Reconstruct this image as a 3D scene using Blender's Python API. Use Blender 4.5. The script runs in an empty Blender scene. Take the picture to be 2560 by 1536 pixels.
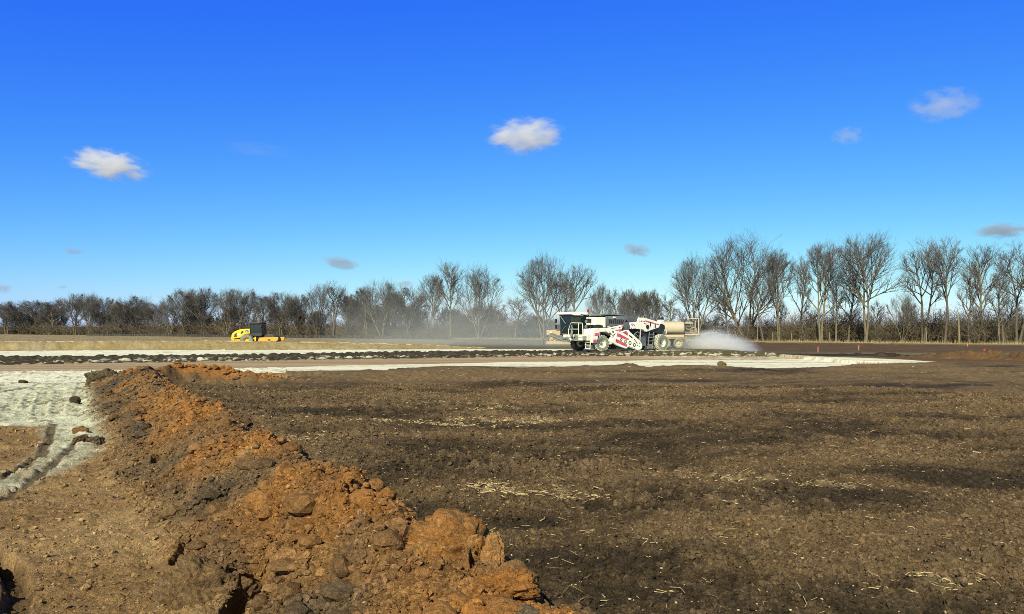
import bpy, math, random
import numpy as np
from mathutils import Vector

# ------------------------------------------------------------------ basics
C = bpy.context.scene.collection
SC = bpy.context.scene
R = math.radians
F, CX, HY, EZ = 2009.0, 1280.0, 826.0, 2.1      # surveyed lens and eye height of the photo (2560 px wide)


def gp(px, py, z=0.0):
    Y = (EZ - z) * F / (py - HY)
    return ((px - CX) / F * Y, Y)


def tag(o, label=None, cat=None, group=None, kind=None):
    if label: o['label'] = label
    if cat: o['category'] = cat
    if group: o['group'] = group
    if kind: o['kind'] = kind
    return o


def empty(name, loc=(0, 0, 0), rz=0.0, label=None, cat=None, group=None):
    o = bpy.data.objects.new(name, None)
    C.objects.link(o)
    o.location = loc
    o.rotation_euler = (0, 0, rz)
    o.empty_display_size = .2
    return tag(o, label, cat, group)


def link(name, me, parent=None):
    o = bpy.data.objects.new(name, me)
    C.objects.link(o)
    if parent: o.parent = parent
    return o


def mesh_np(name, V, Fq, mat, smooth=False, col=None):
    """V (n,3), Fq (m,3|4) int or a list of such arrays"""
    if not isinstance(Fq, list): Fq = [Fq]
    Fq = [f for f in Fq if len(f)]
    me = bpy.data.meshes.new(name)
    me.vertices.add(len(V))
    me.vertices.foreach_set('co', np.asarray(V, np.float32).ravel())
    nl = sum(f.size for f in Fq); nf = sum(len(f) for f in Fq)
    me.loops.add(nl)
    me.loops.foreach_set('vertex_index', np.concatenate([f.ravel() for f in Fq]).astype(np.int32))
    me.polygons.add(nf)
    st = []; off = 0
    for f in Fq:
        st.append(off + np.arange(len(f)) * f.shape[1]); off += f.size
    me.polygons.foreach_set('loop_start', np.concatenate(st).astype(np.int32))
    if smooth:
        me.polygons.foreach_set('use_smooth', np.ones(nf, bool))
    else:
        me.polygons.foreach_set('use_smooth', np.zeros(nf, bool))
    if col is not None:
        a = me.attributes.new('Col', 'FLOAT_COLOR', 'POINT')
        c4 = np.ones((len(V), 4), np.float32); c4[:, :3] = col
        a.data.foreach_set('color', c4.ravel())
    me.update(calc_edges=True)
    if mat: me.materials.append(mat)
    return me


# ------------------------------------------------------------------ noise
def _h(ix, iy, s):
    h = (ix.astype(np.uint32) * np.uint32(374761393) + iy.astype(np.uint32) * np.uint32(668265263) + np.uint32((s * 144665 + 77) & 0xffffffff))
    h = (h ^ (h >> np.uint32(13))) * np.uint32(1274126177)
    h ^= h >> np.uint32(16)
    return h.astype(np.float32) * np.float32(1 / 4294967296.0)


def vn(x, y, s=0):
    x = np.asarray(x, np.float64); y = np.asarray(y, np.float64)
    fx = np.floor(x); fy = np.floor(y)
    ix = fx.astype(np.int64) & 0x7fffffff; iy = fy.astype(np.int64) & 0x7fffffff
    ax = (x - fx).astype(np.float32); ay = (y - fy).astype(np.float32)
    ax = ax * ax * (3 - 2 * ax); ay = ay * ay * (3 - 2 * ay)
    a = _h(ix, iy, s); b = _h(ix + 1, iy, s); c = _h(ix, iy + 1, s); d = _h(ix + 1, iy + 1, s)
    return (a + (b - a) * ax) * (1 - ay) + (c + (d - c) * ax) * ay


def fbm(x, y, s=0, o=4, g=.5):
    t = 0; a = 1.0; n = 0
    for i in range(o):
        t = t + a * (vn(x, y, s + i * 17) - .5); n += a
        x, y = (x * 1.62 - y * 1.18) + 3.7, (x * 1.18 + y * 1.62) - 1.3
        a *= g
    return t / n * 2          # about -1..1


def lumps(x, y, s=0, rmin=.25, rmax=.75):
    """rounded clods: highest of the caps in the 3x3 cells, 0..1"""
    x = np.asarray(x, np.float64); y = np.asarray(y, np.float64)
    fx = np.floor(x); fy = np.floor(y)
    out = np.zeros(x.shape, np.float32)
    for dx in (-1, 0, 1):
        for dy in (-1, 0, 1):
            ix = (fx + dx).astype(np.int64) & 0x7fffffff; iy = (fy + dy).astype(np.int64) & 0x7fffffff
            a = _h(ix, iy, s); b = _h(ix, iy, s + 5); r = rmin + (rmax - rmin) * _h(ix, iy, s + 9) ** 2
            ddx = (x - fx - dx - a).astype(np.float32); ddy = (y - fy - dy - b).astype(np.float32)
            q = 1 - (ddx * ddx + ddy * ddy) / (r * r)
            out = np.maximum(out, np.sqrt(np.clip(q, 0, 1)) * r / rmax)
    return out


def ss(a, b, x):
    t = np.clip((x - a) / (b - a + 1e-9), 0, 1)
    return t * t * (3 - 2 * t)


def polydist(x, y, P):
    """distance, signed side (+ left of travel) and running parameter along polyline P"""
    best = np.full(x.shape, 1e9, np.float32); side = np.zeros(x.shape, np.float32); par = np.zeros(x.shape, np.float32)
    acc = 0.0
    for (x0, y0), (x1, y1) in zip(P[:-1], P[1:]):
        dx, dy = x1 - x0, y1 - y0; L2 = dx * dx + dy * dy; L = math.sqrt(L2)
        t = np.clip(((x - x0) * dx + (y - y0) * dy) / L2, 0, 1)
        d = np.hypot(x - x0 - t * dx, y - y0 - t * dy)
        m = d < best
        best = np.where(m, d, best)
        side = np.where(m, np.sign(dx * (y - y0) - dy * (x - x0)), side)
        par = np.where(m, acc + t * L, par)
        acc += L
    return best, side, par


def inpoly(x, y, P):
    n = len(P); ins = np.zeros(x.shape, bool); j = n - 1
    for i in range(n):
        xi, yi = P[i]; xj, yj = P[j]
        c = ((yi > y) != (yj > y)) & (x < (xj - xi) * (y - yi) / (yj - yi + 1e-12) + xi)
        ins ^= c; j = i
    return ins


def polysd(x, y, P):
    d, _, _ = polydist(x, y, list(P) + [P[0]])
    return np.where(inpoly(x, y, P), -d, d)


# ------------------------------------------------------------------ materials
class NT:
    def __init__(s, name):
        s.m = bpy.data.materials.new(name); s.m.use_nodes = True
        s.t = s.m.node_tree; s.t.nodes.clear()
        s.out = s.n('ShaderNodeOutputMaterial')

    def n(s, k, **kw):
        nd = s.t.nodes.new(k)
        for a, b in kw.items():
            if a.startswith('i_'): nd.inputs[int(a[2:])].default_value = b
            else: setattr(nd, a, b)
        return nd

    def l(s, a, b): s.t.links.new(a, b)

    def math(s, op, a, b=None, clamp=False):
        nd = s.n('ShaderNodeMath', operation=op); nd.use_clamp = clamp
        for i, v in enumerate((a, b)):
            if v is None: continue
            if isinstance(v, (int, float)): nd.inputs[i].default_value = v
            else: s.l(v, nd.inputs[i])
        return nd.outputs[0]

    def noise(s, vec, scale, detail=3, rough=.6):
        nd = s.n('ShaderNodeTexNoise'); nd.inputs['Scale'].default_value = scale
        nd.inputs['Detail'].default_value = detail; nd.inputs['Roughness'].default_value = rough
        if vec is not None: s.l(vec, nd.inputs['Vector'])
        return nd.outputs['Fac']

    def remap(s, v, a, b, c, d):
        nd = s.n('ShaderNodeMapRange')
        s.l(v, nd.inputs[0])
        for i, q in enumerate((a, b, c, d)): nd.inputs[i + 1].default_value = q
        return nd.outputs[0]


def paint(name, col, rough=.5, metal=0.0, dirt=.25, dirtcol=(.33, .29, .22), dscale=1.3, bump=0.0):
    """worn paint: base colour, patchy dust of its own shape, slight roughness change"""
    N = NT(name); tc = N.n('ShaderNodeTexCoord').outputs['Object']
    b = N.n('ShaderNodeBsdfPrincipled')
    f = N.remap(N.noise(tc, dscale, 6, .7), .42, .68, 0, dirt * 2)
    mx = N.n('ShaderNodeMix', data_type='RGBA')
    N.l(f, mx.inputs[0]); mx.inputs[6].default_value = (*col, 1); mx.inputs[7].default_value = (*dirtcol, 1)
    mx.clamp_factor = True
    N.l(mx.outputs[2], b.inputs['Base Color'])
    b.inputs['Metallic'].default_value = metal
    N.l(N.remap(N.noise(tc, dscale * 3, 4), .3, .7, rough * .8, min(1, rough * 1.3)), b.inputs['Roughness'])
    if bump:
        bp = N.n('ShaderNodeBump'); bp.inputs['Strength'].default_value = bump; bp.inputs['Distance'].default_value = .02
        N.l(N.noise(tc, 25, 4), bp.inputs['Height']); N.l(bp.outputs[0], b.inputs['Normal'])
    N.l(b.outputs[0], N.out.inputs[0])
    return N.m


def glassmat(name, col=(.012, .022, .02), alpha=.8):
    N = NT(name); b = N.n('ShaderNodeBsdfPrincipled')
    b.inputs['Base Color'].default_value = (*col, 1); b.inputs['Roughness'].default_value = .06
    b.inputs['Alpha'].default_value = alpha
    N.l(b.outputs[0], N.out.inputs[0])
    return N.m


def soilmat(name, fine=1.0, bump=.6):
    N = NT(name); tc = N.n('ShaderNodeTexCoord').outputs['Object']
    at = N.n('ShaderNodeAttribute', attribute_name='Col')
    b = N.n('ShaderNodeBsdfPrincipled'); b.inputs['Roughness'].default_value = .95
    b.inputs['Specular IOR Level'].default_value = .15
    n1 = N.noise(tc, 34 * fine, 5, .75); n2 = N.noise(tc, 6 * fine, 4, .65); n3 = N.noise(tc, 150 * fine, 2, .6)
    k = N.math('MULTIPLY', N.remap(n1, .3, .72, .42, 1.6), N.remap(n2, .3, .7, .72, 1.3))
    k = N.math('MULTIPLY', k, N.remap(n3, .35, .7, .8, 1.3))
    sc_ = N.n('ShaderNodeSeparateColor'); N.l(at.outputs['Color'], sc_.inputs[0])
    pale = N.remap(sc_.outputs[0], .25, .65, 0, .8)
    k = N.math('ADD', N.math('MULTIPLY', k, N.math('SUBTRACT', 1.0, pale)), pale)
    mx = N.n('ShaderNodeVectorMath', operation='SCALE')
    N.l(at.outputs['Color'], mx.inputs[0]); N.l(k, mx.inputs['Scale'])
    # pale grit
    g = N.remap(N.noise(tc, 60 * fine, 2, .5), .7, .74, 0, .5)
    m2 = N.n('ShaderNodeMix', data_type='RGBA'); m2.clamp_factor = True
    N.l(g, m2.inputs[0]); N.l(mx.outputs[0], m2.inputs[6]); m2.inputs[7].default_value = (.36, .29, .18, 1)
    N.l(m2.outputs[2], b.inputs['Base Color'])
    bp = N.n('ShaderNodeBump'); bp.inputs['Strength'].default_value = bump; bp.inputs['Distance'].default_value = .05
    hh = N.math('ADD', N.math('MULTIPLY', n1, 1.0), N.math('MULTIPLY', n3, .25))
    N.l(hh, bp.inputs['Height']); N.l(bp.outputs[0], b.inputs['Normal'])
    N.l(b.outputs[0], N.out.inputs[0])
    return N.m


def plainmat(name, c0, c1, scale=4, rough=.9, bump=.3, stretch=None):
    N = NT(name); tc = N.n('ShaderNodeTexCoord').outputs['Object']
    if stretch:
        mp = N.n('ShaderNodeMapping'); mp.inputs['Scale'].default_value = stretch; N.l(tc, mp.inputs[0]); tc = mp.outputs[0]
    b = N.n('ShaderNodeBsdfPrincipled'); b.inputs['Roughness'].default_value = rough
    b.inputs['Specular IOR Level'].default_value = .2
    nz = N.noise(tc, scale, 5, .7)
    mx = N.n('ShaderNodeMix', data_type='RGBA'); mx.clamp_factor = True
    N.l(N.remap(nz, .35, .65, 0, 1), mx.inputs[0]); mx.inputs[6].default_value = (*c0, 1); mx.inputs[7].default_value = (*c1, 1)
    N.l(mx.outputs[2], b.inputs['Base Color'])
    if bump:
        bp = N.n('ShaderNodeBump'); bp.inputs['Strength'].default_value = bump; bp.inputs['Distance'].default_value = .05
        N.l(nz, bp.inputs['Height']); N.l(bp.outputs[0], b.inputs['Normal'])
    N.l(b.outputs[0], N.out.inputs[0])
    return N.m


def volmat(name, col, dens, nscale=2.2, thr=.35, soft=.25, aniso=.2, flat=0.0, seedmul=37.0, detail=6, zfade=0.0, namp=2.4):
    """cloud / dust / spray volume living in a unit-sphere domain: noise eroded towards the rim"""
    N = NT(name)
    tc = N.n('ShaderNodeTexCoord').outputs['Object']
    oi = N.n('ShaderNodeObjectInfo')
    ln = N.n('ShaderNodeVectorMath', operation='LENGTH'); N.l(tc, ln.inputs[0])
    r = ln.outputs['Value']
    off = N.n('ShaderNodeCombineXYZ')
    sd = N.math('MULTIPLY', oi.outputs['Random'], seedmul)
    N.l(sd, off.inputs[0]); N.l(sd, off.inputs[1])
    ad = N.n('ShaderNodeVectorMath', operation='ADD'); N.l(tc, ad.inputs[0]); N.l(off.outputs[0], ad.inputs[1])
    nz = N.noise(ad.outputs[0], nscale, detail, .62)
    # rim erosion
    e = N.math('SUBTRACT', N.math('MULTIPLY', N.math('SUBTRACT', 1.0, r), 1.15), thr)
    v = N.math('ADD', e, N.math('MULTIPLY', N.math('SUBTRACT', nz, .5), namp))
    d = N.remap(v, 0, soft, 0, 1)
    d = N.math('MULTIPLY', d, N.remap(r, .75, 1.0, 1, 0))
    if zfade:
        sx = N.n('ShaderNodeSeparateXYZ'); N.l(tc, sx.inputs[0])
        d = N.math('MULTIPLY', d, N.remap(sx.outputs[2], -1, zfade, 1, 0))
    d = N.math('MULTIPLY', d, dens, False)
    pv = N.n('ShaderNodeVolumePrincipled')
    pv.inputs['Color'].default_value = (*col, 1); pv.inputs['Anisotropy'].default_value = aniso
    N.l(d, pv.inputs['Density'])
    N.l(pv.outputs[0], N.out.inputs['Volume'])
    return N.m


M = {}
M['soil'] = soilmat('soil', 1.0, .9)
M['clod'] = soilmat('clod soil', 1.0, .8)
M['bark'] = plainmat('bark', (.10, .086, .058), (.205, .178, .118), 3, .9, .6, (4, 4, 1))
M['twig'] = plainmat('twig bark', (.070, .066, .066), (.125, .117, .115), 2, .9, 0)
M['bark_grey'] = plainmat('grey bark', (.075, .064, .05), (.13, .112, .085), 3, .9, .6, (4, 4, 1))
M['brush'] = plainmat('brush twigs', (.085, .07, .05), (.165, .135, .095), 1.2, .95, 0)
M['grass'] = plainmat('dry grass', (.26, .20, .10), (.40, .33, .18), 2, .95, 0)
M['straw'] = plainmat('corn straw', (.17, .11, .055), (.56, .45, .25), 3, .9, 0)
M['stubble'] = plainmat('corn stubble', (.20, .155, .085), (.42, .34, .20), 1.5, .95, 0)
M['pebble'] = plainmat('pale pebble', (.26, .21, .12), (.50, .44, .29), 30, .8, 0)
M['deadwood'] = plainmat('dead wood', (.14, .115, .075), (.24, .20, .13), 5, .9, .4, (4, 4, 1))
M['far_woods'] = plainmat('far woods', (.050, .046, .045), (.085, .078, .07), .12, 1, 0)
M['white'] = paint('white paint', (.78, .77, .70), .42, 0, .18, (.52, .50, .40), 1.6)
M['cream'] = paint('dusty cream paint', (.72, .70, .55), .55, 0, .3, (.5, .48, .36), 1.6)
M['red'] = paint('red stripe paint', (.50, .018, .055), .45, 0, .22, (.62, .48, .46), 5)
M['grey_panel'] = paint('dark grey panel', (.075, .088, .098), .4, 0, .25, (.20, .22, .22), 1.8)
M['mid_grey'] = paint('dusty grey panel', (.12, .145, .16), .5, 0, .3, (.32, .33, .30), 2)
M['black'] = paint('black steel', (.012, .013, .014), .5, 0, .15, (.10, .10, .085), 2)
M['tyre'] = paint('dusty tyre rubber', (.135, .15, .125), .9, 0, .35, (.33, .34, .27), 4)
M['tread'] = paint('lime caked tread', (.52, .51, .41), .95, 0, .3, (.30, .29, .22), 3)
M['darktyre'] = paint('dark tyre rubber', (.022, .022, .02), .9, 0, .3, (.15, .14, .11), 3)
M['glass'] = glassmat('cab glass')
M['glass_blue'] = glassmat('roller cab glass', (.012, .035, .045), .72)
M['steel'] = paint('bare steel tube', (.42, .44, .43), .4, .4, .2)
M['yellow'] = paint('yellow paint', (.80, .47, .012), .38, 0, .1, (.55, .42, .15), 1.5)
M['orange'] = paint('orange yellow paint', (.72, .31, .012), .42, 0, .12, (.5, .36, .15), 1.5)
M['drum'] = paint('drum steel', (.045, .042, .038), .7, 0, .3, (.20, .17, .12), 3)
M['tan'] = paint('dusty tan tank', (.44, .37, .26), .7, 0, .45, (.48, .44, .36), .8)
M['tan_dark'] = paint('dusty brown steel', (.26, .20, .12), .7, 0, .35, (.45, .38, .25), 2)
M['dozer'] = paint('dusty orange paint', (.56, .36, .15), .65, 0, .45, (.50, .44, .32), 1.5)
M['track'] = paint('dusty track steel', (.14, .15, .14), .8, .2, .35, (.30, .29, .23), 3)
M['amber'] = paint('amber lens', (.80, .28, .01), .2, 0, 0)
M['redlens'] = paint('dark red lens', (.22, .008, .015), .25, 0, 0)
M['emblem_green'] = paint('emblem green', (.05, .10, .06), .5, 0, .1)
M['emblem_navy'] = paint('emblem navy', (.02, .035, .07), .5, 0, .1)
M['emblem_pale'] = paint('emblem pale', (.60, .62, .50), .5, 0, .1)
M['purple'] = paint('purple decal', (.30, .05, .30), .5, 0, .1)
M['flag'] = paint('red flagging', (.75, .03, .03), .7, 0, 0)
M['lath'] = paint('pale lath', (.70, .62, .46), .8, 0, .1)
M['fabric'] = paint('black silt fabric', (.012, .013, .015), .85, 0, .1)
M['house'] = paint('pale siding', (.62, .56, .42), .8, 0, .15)
M['roof'] = paint('grey shingles', (.20, .18, .15), .9, 0, .2)
M['lamp'] = paint('lamp glass', (.75, .75, .70), .2, 0, 0)

# ------------------------------------------------------------------ camera, world, sun
cam = bpy.data.cameras.new('camera'); co = bpy.data.objects.new('camera', cam); C.objects.link(co)
co.location = (0, 0, EZ); co.rotation_euler = (R(90), 0, 0)
cam.sensor_width = 36; cam.lens = 36 * F / 2560
cam.shift_y = (HY - 768) / 2560
cam.clip_start = .05; cam.clip_end = 30000
SC.camera = co

SUN_EL, SUN_AZ = 35.0, -162.0         # azimuth clockwise from +Y: behind the camera's left shoulder
w = bpy.data.worlds.new('World'); SC.world = w; w.use_nodes = True
nt = w.node_tree; nt.nodes.clear()
sky = nt.nodes.new('ShaderNodeTexSky'); sky.sky_type = 'NISHITA'; sky.sun_disc = False
sky.sun_elevation = R(SUN_EL); sky.sun_rotation = R(SUN_AZ); sky.air_density = 1.0; sky.dust_density = .25; sky.ozone_density = 2.5
sep = nt.nodes.new('ShaderNodeSeparateColor'); nt.links.new(sky.outputs[0], sep.inputs[0])
cmb = nt.nodes.new('ShaderNodeCombineColor')
wtc = nt.nodes.new('ShaderNodeTexCoord'); sxy = nt.nodes.new('ShaderNodeSeparateXYZ'); nt.links.new(wtc.outputs['Generated'], sxy.inputs[0])
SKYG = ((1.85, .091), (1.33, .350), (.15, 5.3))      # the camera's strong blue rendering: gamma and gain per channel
ZEN = (5.0, 1.25, .11)                               # unseen overhead sky dimmed and neutralised, shaped to keep the fill light neutral
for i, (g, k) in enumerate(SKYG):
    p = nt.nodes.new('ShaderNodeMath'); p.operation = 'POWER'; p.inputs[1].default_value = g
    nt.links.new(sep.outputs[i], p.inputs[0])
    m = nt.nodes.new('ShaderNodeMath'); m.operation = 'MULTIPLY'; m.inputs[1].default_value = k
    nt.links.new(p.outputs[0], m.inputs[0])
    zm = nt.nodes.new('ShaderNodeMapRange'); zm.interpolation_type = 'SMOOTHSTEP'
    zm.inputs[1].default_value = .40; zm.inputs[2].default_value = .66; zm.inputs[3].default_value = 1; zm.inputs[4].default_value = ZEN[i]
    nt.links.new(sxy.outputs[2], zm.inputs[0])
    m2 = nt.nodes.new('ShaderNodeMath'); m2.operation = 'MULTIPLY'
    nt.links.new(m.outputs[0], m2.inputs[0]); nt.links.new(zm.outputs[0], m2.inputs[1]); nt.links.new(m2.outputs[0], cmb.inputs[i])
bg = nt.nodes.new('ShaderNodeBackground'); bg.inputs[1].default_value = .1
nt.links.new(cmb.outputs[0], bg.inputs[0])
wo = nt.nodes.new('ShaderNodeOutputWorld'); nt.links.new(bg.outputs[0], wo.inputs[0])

sl = bpy.data.lights.new('sun', 'SUN'); so = bpy.data.objects.new('sun', sl); C.objects.link(so)
sl.energy = 5.0; sl.angle = R(.5); sl.color = (1, .93, .66)
so.rotation_euler = (R(90 - SUN_EL), 0, R(180 - SUN_AZ)); so.location = (-30, -25, 40)

vs = SC.view_settings; vs.view_transform = 'Standard'; vs.look = 'None'; vs.exposure = 0.5; vs.gamma = 1
cy = SC.cycles
cy.max_bounces = 10; cy.diffuse_bounces = 2; cy.glossy_bounces = 2; cy.transmission_bounces = 4; cy.volume_bounces = 8
cy.transparent_max_bounces = 8; cy.volume_step_rate = 1.0; cy.volume_max_steps = 128
cy.use_denoising = True; cy.denoising_prefilter = 'NONE'
SC.render.film_transparent = False
cy.filter_width = .85

# ------------------------------------------------------------------ terrain
def curve(pts, z=0.0):
    P = sorted(gp(a, b, z) for a, b in pts)
    return np.array([p[0] for p in P]), np.array([p[1] for p in P])


cA = curve([(560, 926), (724, 925.6), (814, 922.7), (979, 922.7), (1009, 916.7), (1122, 912), (1188, 912), (1300, 915), (1400, 914), (1507, 911),
            (1560, 908), (1613, 915), (1693, 911), (1760, 911), (1826, 917), (1975, 919), (2068, 913), (2123, 909.6), (2302, 904), (2560, 903)], .08)
cW = curve([(-400, 932), (0, 929), (300, 925), (560, 921), (740, 918), (859, 914), (1158, 909), (1300, 905), (1507, 903), (1693, 900), (1900, 900), (2160, 897), (2302, 902), (2600, 902)])
cR = curve([(-400, 920), (0, 913), (259, 908), (640, 903), (859, 899), (1158, 895), (1300, 893), (1571, 891), (1900, 892), (2049, 893), (2200, 893), (2600, 895)])
cT = curve([(-400, 898), (0, 893), (640, 887), (1009, 881), (1300, 878), (1693, 879), (1863, 880), (2086, 887), (2600, 880)], .3)
cL = curve([(-400, 880), (0, 878.5), (233, 876.5), (640, 875.5), (1000, 874), (1300, 873), (1700, 874), (2600, 874)], .3)
cB = curve([(1800, 890), (1880, 890), (2202, 892), (2396, 899), (2560, 903), (2800, 905)])          # near foot of the dark bank
embX = [-80, -28, -16, -8, -5, -2]; embH = [.78, .78, .58, .33, .12, 0]

MOUND = [(1.9, 1.2), (.25, 3.9), (-1.75, 7.6), (-6.7, 16.6), (-13.3, 28.4), (-13.0, 30.8), (-11.3, 31.8), (-8.6, 32.2)]
mL = np.concatenate([[0], np.cumsum([math.dist(a, b) for a, b in zip(MOUND[:-1], MOUND[1:])])])
mH = [.72, .72, .78, .80, .86, .86, .70, .12]
RUTS = [([gp(132, 1062), gp(124, 1097), gp(102, 1141), gp(57, 1167), gp(0, 1195), (-9.5, 9.2)], .055, .11),
        ([gp(210, 1090), gp(155, 1141), gp(110, 1181), gp(53, 1225), gp(8, 1252), (-6.8, 8.8)], .05, .10),
        ([gp(-60, 1340), gp(0, 1402), gp(34, 1432), gp(48, 1480), gp(44, 1536), (-3.4, 5.0)], .24, .11),
        ([gp(0, 980), gp(60, 971), gp(130, 965), gp(205, 957)], .07, .22),
        ([gp(-30, 962), gp(28, 961)], .08, .2)]
LIMEPOLY = [gp(-900, 917), gp(-900, 925), gp(-900, 1064), gp(0, 1066), gp(105, 1064), gp(135, 1068), gp(122, 1110), gp(95, 1150), gp(30, 1185), gp(-40, 1215), gp(-40, 1250),
            gp(40, 1225), gp(110, 1195), gp(160, 1178), gp(205, 1140), gp(240, 1100), gp(245, 1060), gp(235, 1000), gp(255, 960), gp(330, 932), gp(760, 932), gp(760, 912)]
DENTS = [([gp(45, 987), gp(10, 1044)], .17), ([gp(78, 985), gp(52, 1041)], .17), ([gp(110, 980), gp(97, 1038)], .2), ([gp(150, 975), gp(143, 1040)], .2),
         ([gp(205, 960), gp(180, 1040)], .2)]


def terrain(X, Y, lod=True):
    """height, colour (albedo) and zone of the site at world X, Y"""
    n = X.size
    r = np.hypot(X, Y)
    sp = .0025 * r if lod else .01 + 0 * r
    W = lambda lam: np.clip((lam / sp - 1.1) / 1.8, 0, 1).astype(np.float32)
    near = r < 60
    wob = fbm(X * .35, Y * .35, 3, 4) * .5 + fbm(X * 1.9, Y * 1.9, 4, 3) * .18
    Yw = Y + wob
    yA = np.interp(X, *cA); yW = np.interp(X, *cW); yR = np.interp(X, *cR); yT = np.interp(X, *cT); yL = np.interp(X, *cL)
    Z = np.zeros(n, np.float32)
    col = np.zeros((n, 3), np.float32)
    zone = np.zeros(n, np.int8)
    big = fbm(X * .06, Y * .13, 11, 4); mid = fbm(X * .5, Y * .9, 12, 4); sml = fbm(X * 3.1, Y * 3.1, 13, 4)

    def setc(m, c, a=1.0):
        a = np.asarray(a * m, np.float32)[:, None] if not np.isscalar(a) or True else a
        col[:] = col * (1 - a) + np.asarray(c, np.float32) * a

    # far fields
    setc(np.ones(n), (.27, .215, .125))
    setc(np.ones(n), (.17, .135, .085), np.clip(.5 + mid * .9, 0, 1) * .8)
    zone[:] = 8
    # raised treated layer, windrow face, lime band
    lay = .30 * ss(yR + .15, yT - .2, Yw) * (1 - ss(16, 30, X)) * (1 - ss(14, 34, Y - yL) * .75)
    emb = np.interp(X, embX, embH) * ss(0, 2.4, Yw - yL) * (1 - ss(4.2, 7.5, Yw - yL))
    Z += lay + emb
    m = (Yw > yL) & (X > -9); zone[(Y > yL) & (X > -9)] = 12
    dust = np.clip(.5 + mid, 0, 1)
    setc(m, (.10, .085, .055)); setc(m, (.16, .145, .10), dust)
    right = ss(14, 30, X)
    setc(m, (.088, .056, .032), right); setc(m, (.14, .10, .058), right * np.clip(mid + .6 * sml, 0, 1))
    m = (Yw > yT) & (Yw <= yL); zone[(Y > yT) & (Y <= yL)] = 6
    setc(m, (.74, .73, .60)); setc(m, (.20, .18, .12), np.clip(sml * .9 + mid * .7 - .15, 0, 1) * 1.3)
    taper = ss(11, 17, X)
    setc(m, (.14, .13, .075), taper)
    m = (Yw > yR) & (Yw <= yT); zone[(Y > yR) & (Y <= yT) & (X > -75) & (X < 26)] = 5
    setc(m, (.042, .034, .022)); setc(m, (.12, .10, .06), np.clip(sml + .1, 0, 1))
    setc(m, (.10, .085, .04), ss(6, 14, X) * .8)
    chunk = np.maximum(lumps(X * 1.1, Y * 1.5, 40, .08, .5) * (vn(X * .35, Y * .35, 45) > .42), .75 * lumps(X * 2.7, Y * 2.7, 46, .08, .55) * (vn(X * .5, Y * .5, 47) > .3))
    wl = np.clip(1 - np.abs(Yw - yR - 1.3) / 1.6, 0, 1)
    setc(m, (.58, .56, .46), np.clip(wl * 1.4, 0, 1) * (chunk + .3 * sml > .38) * .9)
    Z += (m * wl * chunk * .15 + m * lumps(X * 2.6, Y * 2.6, 41) * .14) * W(.5)
    # embankment
    hasE = np.interp(X, embX, embH) > .03
    m = (Yw > yL) & (Yw < yL + 7.5) & hasE; zone[(Y > yL) & (Y < yL + 7.5) & (X > -75) & hasE] = 7
    setc(m, (.26, .20, .095)); setc(m, (.33, .27, .17), np.clip(.3 + mid + .4 * sml, 0, 1)); setc(m, (.17, .12, .06), np.clip(sml * .9 - .2, 0, 1))
    lip = m * (Yw > yL + 2.35) * (Yw < yL + 4.4)
    setc(lip, (.66, .54, .34))
    Z += m * (lumps(X * 1.3, Y * 1.3, 44) * .10 + sml * .06) * ss(yL, yL + 1, Yw) * (1 - lip)
    # road and lime strip
    m = (Yw > yW) & (Yw <= yR); zone[(Yw > yW) & (Y <= yR)] = 3
    band = fbm(X * .05, Y * 1.6, 21, 3)
    setc(m, (.31, .22, .125)); setc(m, (.46, .37, .25), np.clip(.35 + band * 1.2, 0, 1)); setc(m, (.22, .12, .06), np.clip(-band + .1, 0, 1) * ss(-8, 8, X))
    setc(m, (.10, .055, .026), ss(22, 29, X))
    setc(m, (.62, .58, .46), ss(8, 14, X) * (1 - ss(21, 27, X)) * np.clip(.2 + 1.6 * sml + mid, 0, 1))
    m = (Yw > yA) & (Yw <= yW) & (X > -.28 * Y) & (X < 28.0 + .8 * wob); zone[m] = 4
    setc(m, (.76, .74, .60)); setc(m, (.40, .33, .22), np.clip(band * 1.3 + .8 * sml + .03, 0, 1) * 1.1)
    # right dark bank
    yb = np.interp(X, *cB)
    dB = Yw - yb
    bank = (ss(25, 38, X)) * ss(0, 1.8, dB) * (1 - ss(2.6, 8, dB))
    bh = .36 + .2 * fbm(X * .25, Y * .25, 50, 3)
    Z += bank * (bh * .6 + .6 * lumps(X * .8, Y * .8, 51, .2, .7) + .42 * lumps(X * 1.6, Y * 1.6, 52))
    m = (X > 23) & (dB > -.1) & (dB < 8); zone[(X > 23) & (X < 75) & (Y > yb) & (Y < yb + 8)] = 10
    setc(m, (.038, .023, .014)); setc(m, (.09, .062, .036), np.clip(mid + .9 * sml, 0, 1)); setc(m, (.125, .066, .028), ss(43, 50, X + 9 * mid) * np.clip(.3 + 1.4 * sml, 0, 1))
    setc(m, (.02, .013, .009), np.clip(-sml * 1.6 - .1, 0, 1))  # near-black patches painted for the lump contrast the frontal sun lacks
    m = (X > 22) & (Y > yb + 8) & (Y < 112); zone[m] = 12
    # grass verge along the trees
    tl = tree_line_Y(X)
    m = (np.abs(Y - tl + 3 + 2 * mid) < 7.5) & (X > -8); zone[m] = 9
    setc(m, (.24, .185, .09)); setc(m, (.32, .26, .14), np.clip(.3 + mid, 0, 1))
    Z += m * .12
    far = Y > tl + 4
    setc(far, (.11, .085, .055), .8)
    # topsoil field
    fm = np.where(X > -8.3, Yw <= yA, False) | ((X <= -8.3) & (Y < 33))
    md, mside, mpar = (np.full(n, 99., np.float32), np.zeros(n, np.float32), np.zeros(n, np.float32))
    q = near & (X < 7) & (Y < 48) & (Y > -4)
    md[q], mside[q], mpar[q] = polydist(X[q], Y[q], MOUND)
    rightside = mside < 0
    infield = np.where(Y < 32.2, rightside | (X > 3), X > -.28 * Y + .3 * wob)
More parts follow.
